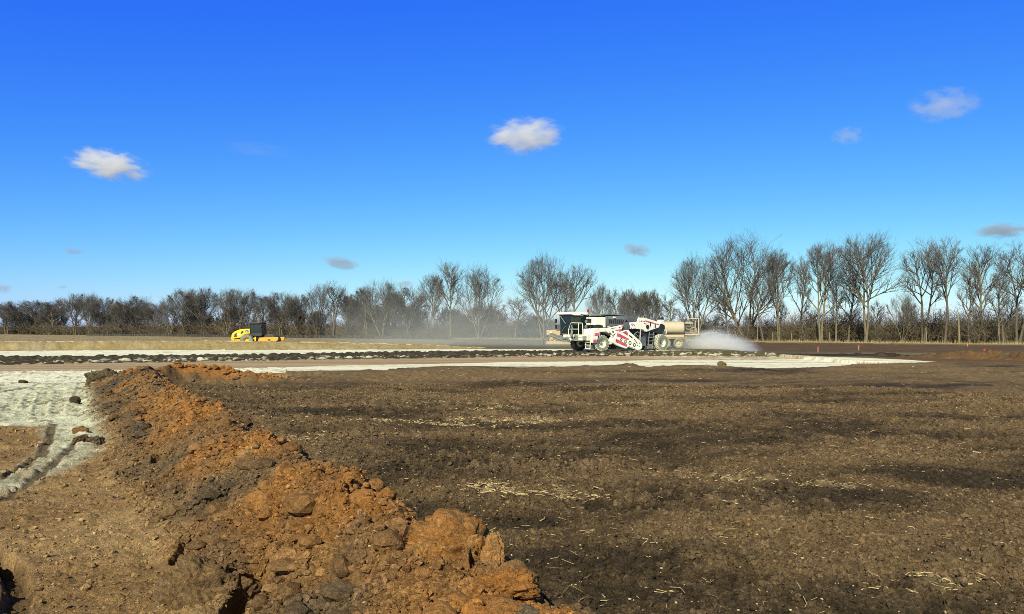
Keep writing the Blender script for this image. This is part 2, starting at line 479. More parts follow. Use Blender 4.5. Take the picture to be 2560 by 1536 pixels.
    leftpad = (Yw < yW) & ~infield & (X < 3)
    behind = Y <= 0
    fm = (Yw <= yA) & ~leftpad & ~behind
    zone[fm] = 0
    und = (.13 * fbm(X * .22, Y * .4, 61, 3) + .10 * fbm(X * .8, Y * 1.1, 62, 3)) * np.clip(r / 6, 0, 1)
    m = (Yw > yA) & (Yw <= yR) & (X >= 28.0 + .8 * wob); zone[m & (zone != 10)] = 12
    setc(m, (.11, .062, .03)); setc(m, (.16, .10, .05), np.clip(mid + .2, 0, 1))
    cl = lumps(X * 4.6, Y * 4.6, 63, .2, .75); cl2 = lumps(X * 11, Y * 11, 64, .2, .7); cl3 = lumps(X * 26, Y * 26, 68, .2, .7)
    rough = np.clip(.6 + 1.3 * fbm(X * .45, Y * .6, 65, 3), .15, 1.5)
    cl0 = lumps(X * 2.1, Y * 2.1, 163, .15, .7)
    fz = .06 + und + rough * (cl0 * .06 * W(.4) + cl * .075 * W(.22) + cl2 * .05 * W(.10) + cl3 * .022 * W(.05)) + .04 * fbm(X * 5, Y * 5, 66, 5, .6) * W(.2)
    fz += .12 * np.exp(-(((X - gp(1796, 908)[0]) / .55) ** 2 + ((Y - gp(1796, 910)[1]) / .7) ** 2)) * 2.2
    edge = ss(0, 2.2, yA - Yw)
    Z = np.where(fm, fz * edge, Z)
    moist = np.clip(.5 + 1.3 * fbm(X * .30, Y * .75, 67, 5, .6) + 1.2 * und, 0, 1)
    setc(fm, (.036, .026, .016)); setc(fm, (.145, .097, .052), ss(.12, .9, moist) * .9)
    setc(fm, (.185, .127, .073), np.clip(rough * np.maximum(cl * W(.22), cl2 * W(.1)) - .12, 0, 1) * .75)
    setc(fm, (.185, .126, .064), ss(13, 40, Y) * np.clip(.6 + 1.3 * fbm(X * .10, Y * .5, 69, 4), 0, 1) * .85)  # far field painted lighter, in place of its weaker shading with distance
    for (px, py, sx, sy, a) in SAND:
        gx, gy = gp(px, py, .08)
        dd = ((X - gx) / sx) ** 2 + ((Y - gy) / sy) ** 2
        setc(fm, (.40, .32, .185), np.clip(.9 - dd + 1.6 * fbm(X * 6, Y * 6, 72, 4), 0, 1) * a * .75 * (dd < 3))
    # graded pad left of the mound
    lp = leftpad & ~behind
    zone[lp] = 1
    setc(lp, (.235, .146, .068)); setc(lp, (.37, .245, .122), np.clip(.3 + mid + .3 * sml, 0, 1)); setc(lp, (.11, .07, .036), np.clip(sml * .9 + mid * .5 - .2, 0, 1))
    # small striations running with the blade
    st = fbm(X * 2.2 + Y * 1.1, (Y * 1.9 - X * .8) * 4, 73, 3)
    pz = .05 * st * W(.2) + .045 * lumps(X * 4, Y * 4, 74, .1, .5) * W(.2) * np.clip(.2 + mid * 1.4, 0, 1) + .03 * lumps(X * 11, Y * 11, 75, .15, .6) * W(.08) * np.clip(.6 + sml, .1, 1.2) + .03 * fbm(X * 6, Y * 6, 175, 4, .6) * W(.15)
    Z = np.where(lp, pz, Z)
    li = np.full(n, 9., np.float32); k = lp & (Y > 7)
    li[k] = polysd(X[k], Y[k], LIMEPOLY)
    lm = ss(.35, -.25, li + wob * .5 + .12 * sml) * lp
    setc(lp, (.62, .63, .49), lm)
    setc(lp, (.36, .36, .26), lm * np.clip(fbm(X * 1.3, Y * 1.0, 76, 5, .65) * 1.6 - .02, 0, 1) * .9)
    setc(lp, (.16, .14, .09), lm * np.clip(lumps(X * 3.4, Y * 1.6, 77, .1, .5) - .45, 0, 1) * 2.2 * np.clip(.5 + mid, 0, 1))
    setc(lp, (.30, .25, .17), lm * ss(17, 12, Y) * np.clip(.55 + .8 * fbm(X * 3, Y * 1.2, 177, 4), 0, 1))
    setc(lp, (.76, .74, .60), lm * ss(27, 36, Y))
    setc(lp, (.20, .17, .11), lm * np.clip((fbm(X * 5, Y * 3.2, 176, 4, .7) + .3 * mid - .13) * 5, 0, 1) * .8)
    zone[lp & (lm > .5)] = 2
    Z += lp * lm * (.07 * fbm(X * 2.2, Y * 2.2, 78, 5, .62) - .03 * lumps(X * 3.4, Y * 1.6, 77, .1, .5)) * W(.3)
    for P, wd in DENTS:
        d, s_, p = polydist(X[lp], Y[lp], P)
        a = ss(wd, wd * .4, d) * (.5 + .5 * np.sin(p * 2 * math.pi / .42)) * np.clip(.8 + 1.2 * sml[lp], 0, 1)
        z_ = Z[lp]; z_ -= a * .12; Z[lp] = z_
        c_ = col[lp]; a = np.clip(a * 1.1, 0, .9)[:, None]; col[lp] = c_ * (1 - a) + np.array((.07, .06, .04), np.float32) * a
    for P, dep, wd in RUTS:
        d, s_, p = polydist(X[lp], Y[lp], P)
        d = d + .05 * sml[lp] + .03 * mid[lp]
        a = ss(wd, wd * .35, d); b = ss(wd * 3, wd * 1.1, d) * (1 - a)
        z_ = Z[lp]; z_ += (-a * dep + b * dep * .10) * np.clip(.75 + .9 * mid[lp], .2, 1.2); Z[lp] = z_
        c_ = col[lp]; a = (np.clip(a, 0, 1) * .85)[:, None]; col[lp] = c_ * (1 - a) + np.array((.085, .055, .03), np.float32) * a
    # spoil mound
    hc = np.interp(mpar, mL, mH) * (1 + .16 * fbm(X * .55, Y * .55, 80, 3))
    wl_ = np.interp(mpar, [0, mL[1], mL[3], mL[4]], [1.4, 1.42, 1.85, 1.95]) * (1 + .2 * fbm(X * .4, Y * .4, 81, 3)); wr_ = .95 + .3 * fbm(X * .6, Y * .6, 82, 2)
    endw = np.interp(mpar, [mL[4], mL[5]], [1, .75])
    t = np.where(mside >= 0, md / (wl_ * endw), md / (wr_ * endw))
    prof = np.clip(1 - t, 0, 1); prof = np.where(mside >= 0, prof ** 1.12, prof ** .9)
    prof = prof * (1 - .12 * np.exp(-(t / .12) ** 2))
    mm = (t < 1) & (md < 5) & ~behind
    c1 = lumps(X * 1.7, Y * 1.7, 83, .15, .6); c2 = lumps(X * 4.3, Y * 4.3, 84, .18, .7); c3 = lumps(X * 10, Y * 10, 85, .2, .75); c4 = lumps(X * 24, Y * 24, 86, .2, .75)
    env = np.clip(prof * 3.2, 0, 1)
    rg = np.clip(.55 + .9 * fbm(X * .8, Y * .8, 87, 3), .15, 1.3)
    bump = env * (c1 * .15 * W(.5) + rg * (c2 * .11 * W(.22) + c3 * .055 * W(.1) + c4 * .022 * W(.045)) + .07 * fbm(X * 3, Y * 3, 88, 5, .6) * W(.2) + .05 * fbm((X * .6 + Y * .8) * 1.6, (Y * .6 - X * .8) * 7, 188, 4) * W(.15))
    base = np.where(fm, fz, np.where(lp, Z, 0))
    Z = np.where(mm, base * (1 - env) + hc * prof + bump - env * .05, Z)
    for (px, py, z0, la, lb, ang, dep) in HOLES:
        hx, hy = gp(px, py, z0); ca, sa = math.cos(R(ang)), math.sin(R(ang))
        q_ = (np.abs(X - hx) < 1.5) & (np.abs(Y - hy) < 1.5)
        if not q_.any(): continue
        dx, dy = X[q_] - hx, Y[q_] - hy
        e_ = np.hypot((dx * ca + dy * sa) / la, (-dx * sa + dy * ca) / lb) + .25 * f1_(X[q_], Y[q_])
        z_ = Z[q_]; z_ -= dep * ss(1.0, .55, e_); Z[q_] = z_
    zone[mm & (hc * prof > .05)] = 11
    ac = env * mm
    f1 = fbm(X * .7, Y * .7, 90, 4); f2 = fbm(X * 2.6, Y * 2.6, 91, 4)
    setc(mm, (.195, .118, .054), env)
    setc(mm, (.275, .122, .033), env * np.clip(-.10 + prof * 1.05 + f1 * .9 + .5 * f2, 0, 1) * .9)
    setc(mm, (.115, .082, .052), env * np.clip(-f1 * 1.3 + .8 * f2 + .2 - prof * .3, 0, 1))
    setc(mm, (.34, .235, .105), env * np.clip(f2 * 1.1 + f1 * .4 - .38, 0, 1))
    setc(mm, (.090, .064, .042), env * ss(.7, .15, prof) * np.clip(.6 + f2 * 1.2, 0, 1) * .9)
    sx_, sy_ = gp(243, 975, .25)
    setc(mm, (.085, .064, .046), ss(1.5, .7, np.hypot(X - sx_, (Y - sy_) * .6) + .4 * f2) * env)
    setc(mm, (.09, .066, .045), env * (c1 > .5) * np.clip(f2 + .3, 0, 1) * .6)
    Z = Z.astype(np.float32)
    return Z, np.clip(col, .005, .9), zone


def tree_line_Y(X):
    # the belt of trees runs from about 120 m (right) to 400 m (left)
    X = np.asarray(X, np.float64)
    s = (862 - 836.5) / 2560.0
    a = 836.5 + s * CX - HY; b = s * F        # py-HY = a + b*(X/Y)  ->  EZ*F/Y = a + b*X/Y
    return (EZ * F - b * X) / a


def f1_(x, y): return fbm(x * 6, y * 6, 123, 3)


HOLES = [(618, 1388, .44, .62, .16, 96, .60), (594, 1312, .50, .22, .10, 80, .32), (400, 1120, .4, .35, .12, 100, .14), (452, 1310, .35, .25, .08, 95, .14), (1195, 1375, .62, .17, .05, 75, .28), (1085, 1455, .60, .05, .14, 15, .16),
         (1010, 1490, .58, .13, .05, 5, .16), (1120, 1420, .6, .09, .05, 50, .15), (335, 1030, .6, .3, .2, 60, .3), (1330, 1480, .55, .13, .05, 20, .16),
         (640, 1250, .6, .2, .06, 30, .1), (330, 1145, .35, .3, .12, 70, .12), (350, 1165, .3, .2, .1, 20, .14)]
SAND = [(1000, 1056, .9, .35, .95), (1150, 1060, .7, .25, .9), (1250, 1048, 1.1, .3, .8), (1240, 1022, .8, .3, .5), (1355, 1044, .8, .3, .5),
        (1220, 1232, .22, .20, .85), (1330, 1250, .42, .16, .65), (1420, 1252, .3, .12, .5), (1850, 1208, .5, .18, .55), (2060, 1224, .5, .12, .45),
        (760, 1100, .6, .2, .45), (2320, 1500, .3, .15, .3), (1120, 1005, 1.5, .3, .35), (1560, 1010, 1.5, .4, .3)]

th = np.concatenate([np.linspace(-180, -40, 70)[:-1], np.linspace(-40, 40, 1250), np.linspace(40, 180, 70)[1:-1]])
rr = [.25]
while rr[-1] < 2.6: rr.append(rr[-1] * 1.2)
while rr[-1] < 118: rr.append(rr[-1] * 1.0037)
while rr[-1] < 9000: rr.append(rr[-1] * 1.045)
rr = np.array(rr)
TH, RR = np.meshgrid(np.radians(th), rr)
GX = (RR * np.sin(TH)).ravel(); GY = (RR * np.cos(TH)).ravel()
GZ, GC, GZone = terrain(GX, GY)
nr, nth = TH.shape
idx = np.arange(nr * nth).reshape(nr, nth)
nx = np.roll(idx, -1, axis=1)
FQ = np.stack([idx[:-1], nx[:-1], nx[1:], idx[1:]], -1).reshape(-1, 4)
# centre cap
cap = np.stack([np.full(nth, nr * nth), np.roll(idx[0], -1), idx[0]], -1)
V = np.stack([GX, GY, GZ], -1); V = np.vstack([V, [[0, 0, float(GZ[:nth].mean())]]]).astype(np.float32)
GC = np.vstack([GC, GC[:1]])
fz = GZone[FQ[:, 0]]
ZN = {0: ('field', 'structure', None, None), 1: ('ground', 'structure', None, None), 2: ('lime_ground', 'structure', None, None),
      3: ('dirt_road', 'structure', None, None), 4: ('lime_strip', 'structure', None, None),
      5: ('soil_windrow', None, 'long dark windrow of mixed soil studded with white lime chunks beside the dirt road', 'soil windrow'),
      6: ('lime_band', 'structure', None, None),
      7: ('earth_embankment', None, 'long smooth tan earth embankment in front of the yellow roller', 'embankment'),
      8: ('stubble_field', 'structure', None, None), 9: ('grass_verge', 'structure', None, None),
      10: ('soil_bank', None, 'low dark churned soil bank below the tall trees on the right side', 'soil bank'),
      11: ('soil_mound', None, 'rust brown spoil mound of loose clods running from the foreground to the dirt road', 'soil mound'),
      12: ('bare_ground', 'structure', None, None)}
for z, (nm, kd, lab, cat) in ZN.items():
    f = FQ[fz == z]
    extra = cap if z == 1 else None
    u = np.unique(np.concatenate([f.ravel(), extra.ravel()]) if extra is not None else f.ravel())
    if len(f) == 0: continue
    mp = np.zeros(len(V), np.int32); mp[u] = np.arange(len(u))
    fl = [mp[f]] + ([mp[extra]] if extra is not None else [])
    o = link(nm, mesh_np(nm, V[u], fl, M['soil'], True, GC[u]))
    tag(o, lab, cat, None, kd)


def hgt(x, y):
    z, c, zo = terrain(np.atleast_1d(np.asarray(x, float)), np.atleast_1d(np.asarray(y, float)))
    return z


# ------------------------------------------------------------------ clods, straw, stones
rng = np.random.default_rng(7)


def ico(sub):
    import bmesh
    bm = bmesh.new(); bmesh.ops.create_icosphere(bm, subdivisions=sub, radius=1)
    v = np.array([q.co[:] for q in bm.verts], np.float32); f = np.array([[q.index for q in t.verts] for t in bm.faces], np.int32)
    bm.free(); return v, f


IC1, IC2, IC4 = ico(1), ico(2), ico(6)


def clod(name, label, px, py, z, size, colour, seed, rz=0.0, tilt=(0, 0), sink=.25, group=None, col2=None):
    v = IC4[0].copy(); s = seed * 3.7
    d = 1 + .38 * fbm(v[:, 0] * 1.1 + s + v[:, 2] * .7, v[:, 1] * 1.1 + v[:, 2] * .8, seed, 3) + .20 * fbm(v[:, 0] * 3 + s, v[:, 1] * 3 + v[:, 2] * 2.3, seed + 3, 3)
    d += .16 * lumps(v[:, 0] * 3.2 + v[:, 2] * 1.7 + s, v[:, 1] * 3.2 + v[:, 2] * 2.1, seed + 5) + .10 * lumps(v[:, 0] * 7 + v[:, 2] * 5 + s, v[:, 1] * 7 - v[:, 2] * 4, seed + 6) + .07 * lumps(v[:, 0] * 16 + v[:, 2] * 9 + s, v[:, 1] * 16 - v[:, 2] * 8, seed + 7) + .05 * fbm(v[:, 0] * 14 + v[:, 2] * 11, v[:, 1] * 14 - v[:, 2] * 9 + s, seed + 9, 4, .65)
    v = np.sign(v) * np.abs(v) ** .8
    v *= d[:, None] * np.array(size, np.float32)
    n1 = fbm(v[:, 0] * 7 / max(size) + s, v[:, 1] * 7 / max(size) + v[:, 2] * 5 / max(size), seed + 8, 3)
    c2 = colour if col2 is None else col2
    cc = np.array(colour)[None] * (1 - np.clip(.5 + n1, 0, 1))[:, None] + np.array(c2)[None] * np.clip(.5 + n1, 0, 1)[:, None]
    o = link(name, mesh_np(name, v, IC4[1], M['clod'], True, cc * (1 + .25 * n1)[:, None]))
    x, y = gp(px, py, z)
    o.location = (x, y, float(hgt(x, y)[0]) + size[2] * (1 - 2 * sink) * .8)
    o.rotation_euler = (tilt[0], tilt[1], rz)
    return tag(o, label, 'soil clod', group)


OR, BR, DK, GB = (.33, .145, .038), (.17, .10, .05), (.06, .042, .027), (.15, .115, .075)
clod('soil_clod', 'large grey brown soil block with a black hollow on the mound slope, in the foreground', 512, 1372, .40, (.30, .26, .30), (.20, .125, .06), 3, .6, (.1, .2), .66, None, (.13, .085, .045))
clod('soil_clod', 'small slab of soil at the foot of the black hollow on the mound slope', 560, 1462, .34, (.09, .11, .09), BR, 4, -.4, (.2, -.3), .5)
clod('soil_clod', 'big round orange soil lump on the mound crest with a dark hollow below', 1130, 1340, .66, (.30, .26, .22), (.29, .128, .036), 5, .3, (0, 0), .58, None, (.24, .13, .05))
clod('soil_clod', 'small upright clod with a pale tip standing on the mound crest', 1232, 1375, .64, (.06, .06, .12), (.30, .20, .10), 6, .2, (0, .1), .2, None, OR)
clod('soil_clod', 'wedge shaped orange clod tilted to the right near the crest end', 1358, 1452, .62, (.085, .07, .07), OR, 7, .9, (.2, -.5), .2)
clod('soil_clod', 'lowest orange clod at the crest end touching the dark field', 1398, 1488, .60, (.09, .08, .055), OR, 8, 2.1, (.1, .4), .25)
clod('soil_clod', 'long orange ridge clod left of the tilted wedge clod', 1262, 1430, .62, (.17, .13, .09), OR, 9, .5, (0, 0), .35, None, (.25, .115, .035))
clod('soil_clod', 'grey brown clod at the bottom edge below the orange crest clods', 1335, 1530, .60, (.11, .1, .06), GB, 10, .5, (0, 0), .35)
clod('soil_clod', 'rust clod sitting on the white lime at the mound foot', 203, 1072, .1, (.12, .11, .10), (.24, .11, .035), 11, .4, (0, 0), .2, None, BR)
clod('soil_clod', 'dark brown clod just below the rust clod on the lime', 203, 1098, .08, (.14, .11, .09), (.10, .06, .03), 12, 1.4, (0, 0), .25)
clod('soil_clod', 'dark clod wedged between the brown clod and the mound foot', 236, 1094, .12, (.15, .14, .11), DK, 13, 2.2, (0, 0), .3, None, GB)
clod('soil_clod', 'lone dark clod lying on the white lime ground', 188, 1008, .0, (.13, .10, .11), DK, 14, .2, (0, 0), .25)
clod('soil_clod', 'flat dark clod on the lime ground near the wheel rut', 58, 958, .0, (.14, .12, .07), DK, 15, .1, (0, 0), .3)
clod('soil_clod', 'huge dark clump piled at the upper left shoulder of the mound', 255, 952, .3, (.50, .42, .36), (.075, .058, .034), 16, .2, (0, 0), .3, None, (.11, .085, .055))
clod('soil_clod', 'dark grey clod with a black shadowed hole high on the mound slope', 356, 1042, .55, (.15, .13, .11), (.10, .076, .052), 17, .8, (0, 0), .35)
clod('soil_clod', 'brown hump on the far field edge against the white lime strip', 1806, 908, .16, (.26, .2, .16), (.14, .10, .05), 18, .8, (0, 0), .3)


def scatter(name, base, pts, sizes, cols, mat, flat=.75, jit=.28, label=None):
    bv, bf = base; n = len(pts); k = len(bv)
    a = rng.uniform(0, 2 * np.pi, n); ca, sa = np.cos(a), np.sin(a)
    d = 1 + jit * rng.standard_normal((n, k, 1)).astype(np.float32)
    v = bv[None] * d * np.stack([sizes * rng.uniform(.7, 1.4, n), sizes * rng.uniform(.7, 1.3, n), sizes * flat * rng.uniform(.7, 1.2, n)], -1)[:, None]
    x = v[..., 0] * ca[:, None] - v[..., 1] * sa[:, None]; y = v[..., 0] * sa[:, None] + v[..., 1] * ca[:, None]
    v = np.stack([x, y, v[..., 2]], -1) + pts[:, None]
    f = bf[None] + (np.arange(n) * k)[:, None, None]
    c = None if cols is None else np.repeat(cols, k, 0)
    o = link(name, mesh_np(name, v.reshape(-1, 3), f.reshape(-1, 3), mat, False, c))
    return tag(o, kind='stuff')


def rand_ground(n, rmin, rmax, a0=-36, a1=36):
    r = np.exp(rng.uniform(math.log(rmin), math.log(rmax), n)); a = np.radians(rng.uniform(a0, a1, n))
    x, y = r * np.sin(a), r * np.cos(a)
    z, c, zo = terrain(x, y)
    return x, y, z, c, zo


x, y, z, c, zo = rand_ground(170000, 3.6, 30)
k = (zo == 11) | ((zo == 0) & (rng.random(len(x)) < .8)) | ((zo == 1) & (rng.random(len(x)) < .14))
x, y, z, c, zo = x[k], y[k], z[k], c[k], zo[k]
s = .004 + .026 * rng.random(len(x)) ** 6 + .0008 * np.hypot(x, y)
s = np.where(zo == 11, s * 1.1, s)
cc = c * (.7 + .8 * rng.random((len(x), 1)))
scatter('loose_clods', IC1, np.stack([x, y, z + s * .25], -1), s, cc, M['clod'], .8, .2)
# bigger lumps on the crest and on the mound foot
mp_ = rng.uniform(0, mL[-1], 2600); side_ = rng.normal(.35, .75, 2600)
MX = np.interp(mp_, mL, [p[0] for p in MOUND]); MY = np.interp(mp_, mL, [p[1] for p in MOUND])
x = MX - side_ * .88; y = MY - side_ * .48
z, c, zo = terrain(x, y); k = zo == 11
x, y, z, c = x[k], y[k], z[k], c[k]
s = (.015 + .11 * rng.random(len(x)) ** 5)
b2 = (IC2[0] * (1 + .25 * fbm(IC2[0][:, 0] * 1.7 + 9, IC2[0][:, 1] * 1.7 + IC2[0][:, 2] * 1.3, 5, 3))[:, None], IC2[1])
scatter('crest_clods', b2, np.stack([x, y, z + s * .2], -1), s, c * (.7 + .6 * rng.random((len(x), 1))), M['clod'], .7, .10)

x, y, z, c, zo = rand_ground(1500, 3.8, 24)
k = (zo == 0) | (zo == 11) | (zo == 1)
s = .004 + .008 * rng.random(k.sum()) ** 3 + .0004 * np.hypot(x[k], y[k])
scatter('pale_pebbles', IC1, np.stack([x[k], y[k], z[k] + s * .4], -1), s, None, M['pebble'], .7, .1)


def strips(name, x, y, z, L, W, mat, up=.15, seedz=None):
    n = len(x); a = rng.uniform(0, 2 * np.pi, n)
    tz = rng.normal(0, up, n)
    d = np.stack([np.cos(a), np.sin(a), tz], -1); d /= np.linalg.norm(d, axis=1)[:, None]
    sdir = np.stack([-np.sin(a), np.cos(a), rng.normal(0, .4, n)], -1)
    p = np.stack([x, y, z + .012 + np.abs(tz) * L * .4], -1)
    bend = np.stack([-np.sin(a), np.cos(a), rng.uniform(-.2, .6, n)], -1) * (L * rng.normal(0, .24, n))[:, None]
    e = []
    for t in (-.5, 0, .5):
        q = p + d * (L * t)[:, None] + (bend if t == 0 else 0)
        e += [q + sdir * (W * .5)[:, None], q - sdir * (W * .5)[:, None], q + np.array([0, 0, 1.]) * (W * .5)[:, None]]
    v = np.stack(e, 1)
    tri = []
    for b in (0, 3):
        for i in range(3):
            j = (i + 1) % 3
            tri.append([b + i, b + j, b + 3 + j, b + 3 + i])
    f = np.array(tri)[None] + (np.arange(n) * 9)[:, None, None]
    o = link(name, mesh_np(name, v.reshape(-1, 3), f.reshape(-1, 4), mat))
    return tag(o, kind='stuff')


x, y, z, c, zo = rand_ground(9000, 4.2, 50)
den = np.clip(.5 + 1.1 * fbm(x * .3, y * .5, 99, 3), .05, 1)
k = ((zo == 0) & (rng.random(len(x)) < den)) | ((zo == 1) & (rng.random(len(x)) < .05))
x, y, z = x[k], y[k], z[k]; r_ = np.hypot(x, y)
L = (.015 + .15 * rng.random(len(x)) ** 5) * (1 + r_ * .02); Wd = .002 + .007 * rng.random(len(x)) ** 3 + .0003 * r_
ex = []
for (px, py, sx, sy, a) in SAND:
    gx, gy = gp(px, py, .08); n_ = int(120 * a)
    ex.append(np.stack([gx + rng.normal(0, sx * .9, n_), gy + rng.normal(0, sy * .9, n_)], -1))
ex = np.vstack(ex)
z2 = hgt(ex[:, 0], ex[:, 1]); r2 = np.hypot(ex[:, 0], ex[:, 1])
L2 = .03 + .10 * rng.random(len(ex)); W2 = .004 + .0006 * r2
strips('straw_residue', np.concatenate([x, ex[:, 0]]), np.concatenate([y, ex[:, 1]]), np.concatenate([z, z2]), np.concatenate([L, L2]), np.concatenate([Wd, W2]), M['straw'])


def blades(name, x, y, z, H, W, mat, lean=.35):
    n = len(x); a = rng.uniform(0, 2 * np.pi, n)
    s = np.stack([np.cos(a), np.sin(a), 0 * a], -1) * (W * .5)[:, None]
    b = np.stack([x, y, z - .03], -1)
    t = b + np.stack([rng.normal(0, lean, n) * H, rng.normal(0, lean, n) * H, H], -1)
    s2 = np.stack([-np.sin(a), np.cos(a), 0 * a], -1) * (W * .5)[:, None]
    v = np.stack([b + s, b - s * .6 + s2, b - s * .6 - s2, t], 1)
    f = np.array([[0, 1, 3], [1, 2, 3], [2, 0, 3]])[None] + (np.arange(n) * 4)[:, None, None]
    o = link(name, mesh_np(name, v.reshape(-1, 3), f.reshape(-1, 3), mat))
    return tag(o, kind='stuff')


# corn stubble beyond the embankment
n = 17000
r_ = np.exp(rng.uniform(math.log(82), math.log(390), n)); ux = rng.uniform(-.70, .02, n)
y = r_; x = ux * r_
y = np.where(True, y, y); row = np.round(y / .76) * .76
k = (row > np.interp(x, *cL) + 9) & (row < tree_line_Y(x) - 6) & ~((x > -34.5) & (x < -27) & (row > 94.5) & (row < 100))
x, y = x[k], row[k]
blades('corn_stubble', x, y, 0 * x, .14 + .22 * rng.random(len(x)), .02 + .00022 * y, M['stubble'], .25)
# dry grass of the verge
n = 26000
x = rng.uniform(-75, 105, n); tl = tree_line_Y(x); y = tl - rng.uniform(-3, 9.5, n) + rng.normal(0, 1.0, n)
k = rng.random(n) < np.clip(.55 + fbm(x * .2, y * .2, 5, 3), .1, 1) * np.clip((x + 80) / 80, .25, 1)
x, y = x[k], y[k]
blades('dry_grass', x, y, hgt(x, y), .18 + .5 * rng.random(len(x)) ** 2, .035 + 0 * x, M['grass'], .3)

# ------------------------------------------------------------------ bare trees
def tubes(P, Rd, k):
    """P (B,n,3), Rd (B,n) -> verts, quads; k sides"""
    B, n, _ = P.shape
    T = np.gradient(P, axis=1); T /= np.linalg.norm(T, axis=2, keepdims=True) + 1e-9
    ref = np.where(np.abs(T[..., 2:3]) > .9, np.array([1., 0, 0]), np.array([0, 0, 1.]))
    U = np.cross(T, ref); U /= np.linalg.norm(U, axis=2, keepdims=True) + 1e-9
    Wv = np.cross(T, U)
    a = np.arange(k) * 2 * np.pi / k
    v = P[:, :, None] + (U[:, :, None] * np.cos(a)[None, None, :, None] + Wv[:, :, None] * np.sin(a)[None, None, :, None]) * Rd[:, :, None, None]
    ix = np.arange(B * n * k).reshape(B, n, k)
    f = np.stack([ix[:, :-1], np.roll(ix, -1, 2)[:, :-1], np.roll(ix, -1, 2)[:, 1:], ix[:, 1:]], -1)
    return v.reshape(-1, 3), f.reshape(-1, 4)


def env_dist(p, d, cz, a, c):
    q = (p - np.array([0, 0, cz])) / np.array([a, a, c]); e = d / np.array([a, a, c])
    A = (e * e).sum(1); B = (q * e).sum(1); Cc = (q * q).sum(1) - 1
    D = np.maximum(B * B - A * Cc, 0)
    return np.where(Cc > 0, 0.25, (-B + np.sqrt(D)) / A)


def grow(rg, S, D, L, n, wander, trop):
    """polylines from starts S along D with total length L"""
    P = [S]; d = D.copy(); st = (L / n)[:, None]
    for i in range(n):
        d = d + rg.normal(0, wander, d.shape) + np.array([0, 0, trop])
        d /= np.linalg.norm(d, axis=1, keepdims=True)
        P.append(P[-1] + d * st)
    return np.stack(P, 1)


def children(rg, P, Rd, L, k, u0, ang, u1=1.0):
    B, n, _ = P.shape
    u = (np.arange(k)[None] + rg.uniform(0, 1, (B, k))) / k * (u1 - u0) + u0
    f = u * (n - 1); i = np.minimum(f.astype(int), n - 2); t = (f - i)[..., None]
    bi = np.arange(B)[:, None]
    S = P[bi, i] * (1 - t) + P[bi, i + 1] * t
    T = P[bi, i + 1] - P[bi, i]; T /= np.linalg.norm(T, axis=2, keepdims=True) + 1e-9
    r = Rd[bi, i] * (1 - t[..., 0]) + Rd[bi, i + 1] * t[..., 0]
    ref = np.where(np.abs(T[..., 2:3]) > .9, np.array([1., 0, 0]), np.array([0, 0, 1.]))
    U = np.cross(T, ref); U /= np.linalg.norm(U, axis=2, keepdims=True) + 1e-9
    Wv = np.cross(T, U)
    ph = rg.uniform(0, 2 * np.pi, (B, 1)) + np.arange(k)[None] * 2.4 + rg.normal(0, .4, (B, k))
    a = R(ang) * rg.uniform(.65, 1.3, (B, k))
    d = T * np.cos(a)[..., None] + (U * np.cos(ph)[..., None] + Wv * np.sin(ph)[..., None]) * np.sin(a)[..., None]
    Lp = np.repeat(L[:, None], k, 1)
    return S.reshape(-1, 3), d.reshape(-1, 3), r.ravel(), u.ravel(), Lp.ravel()


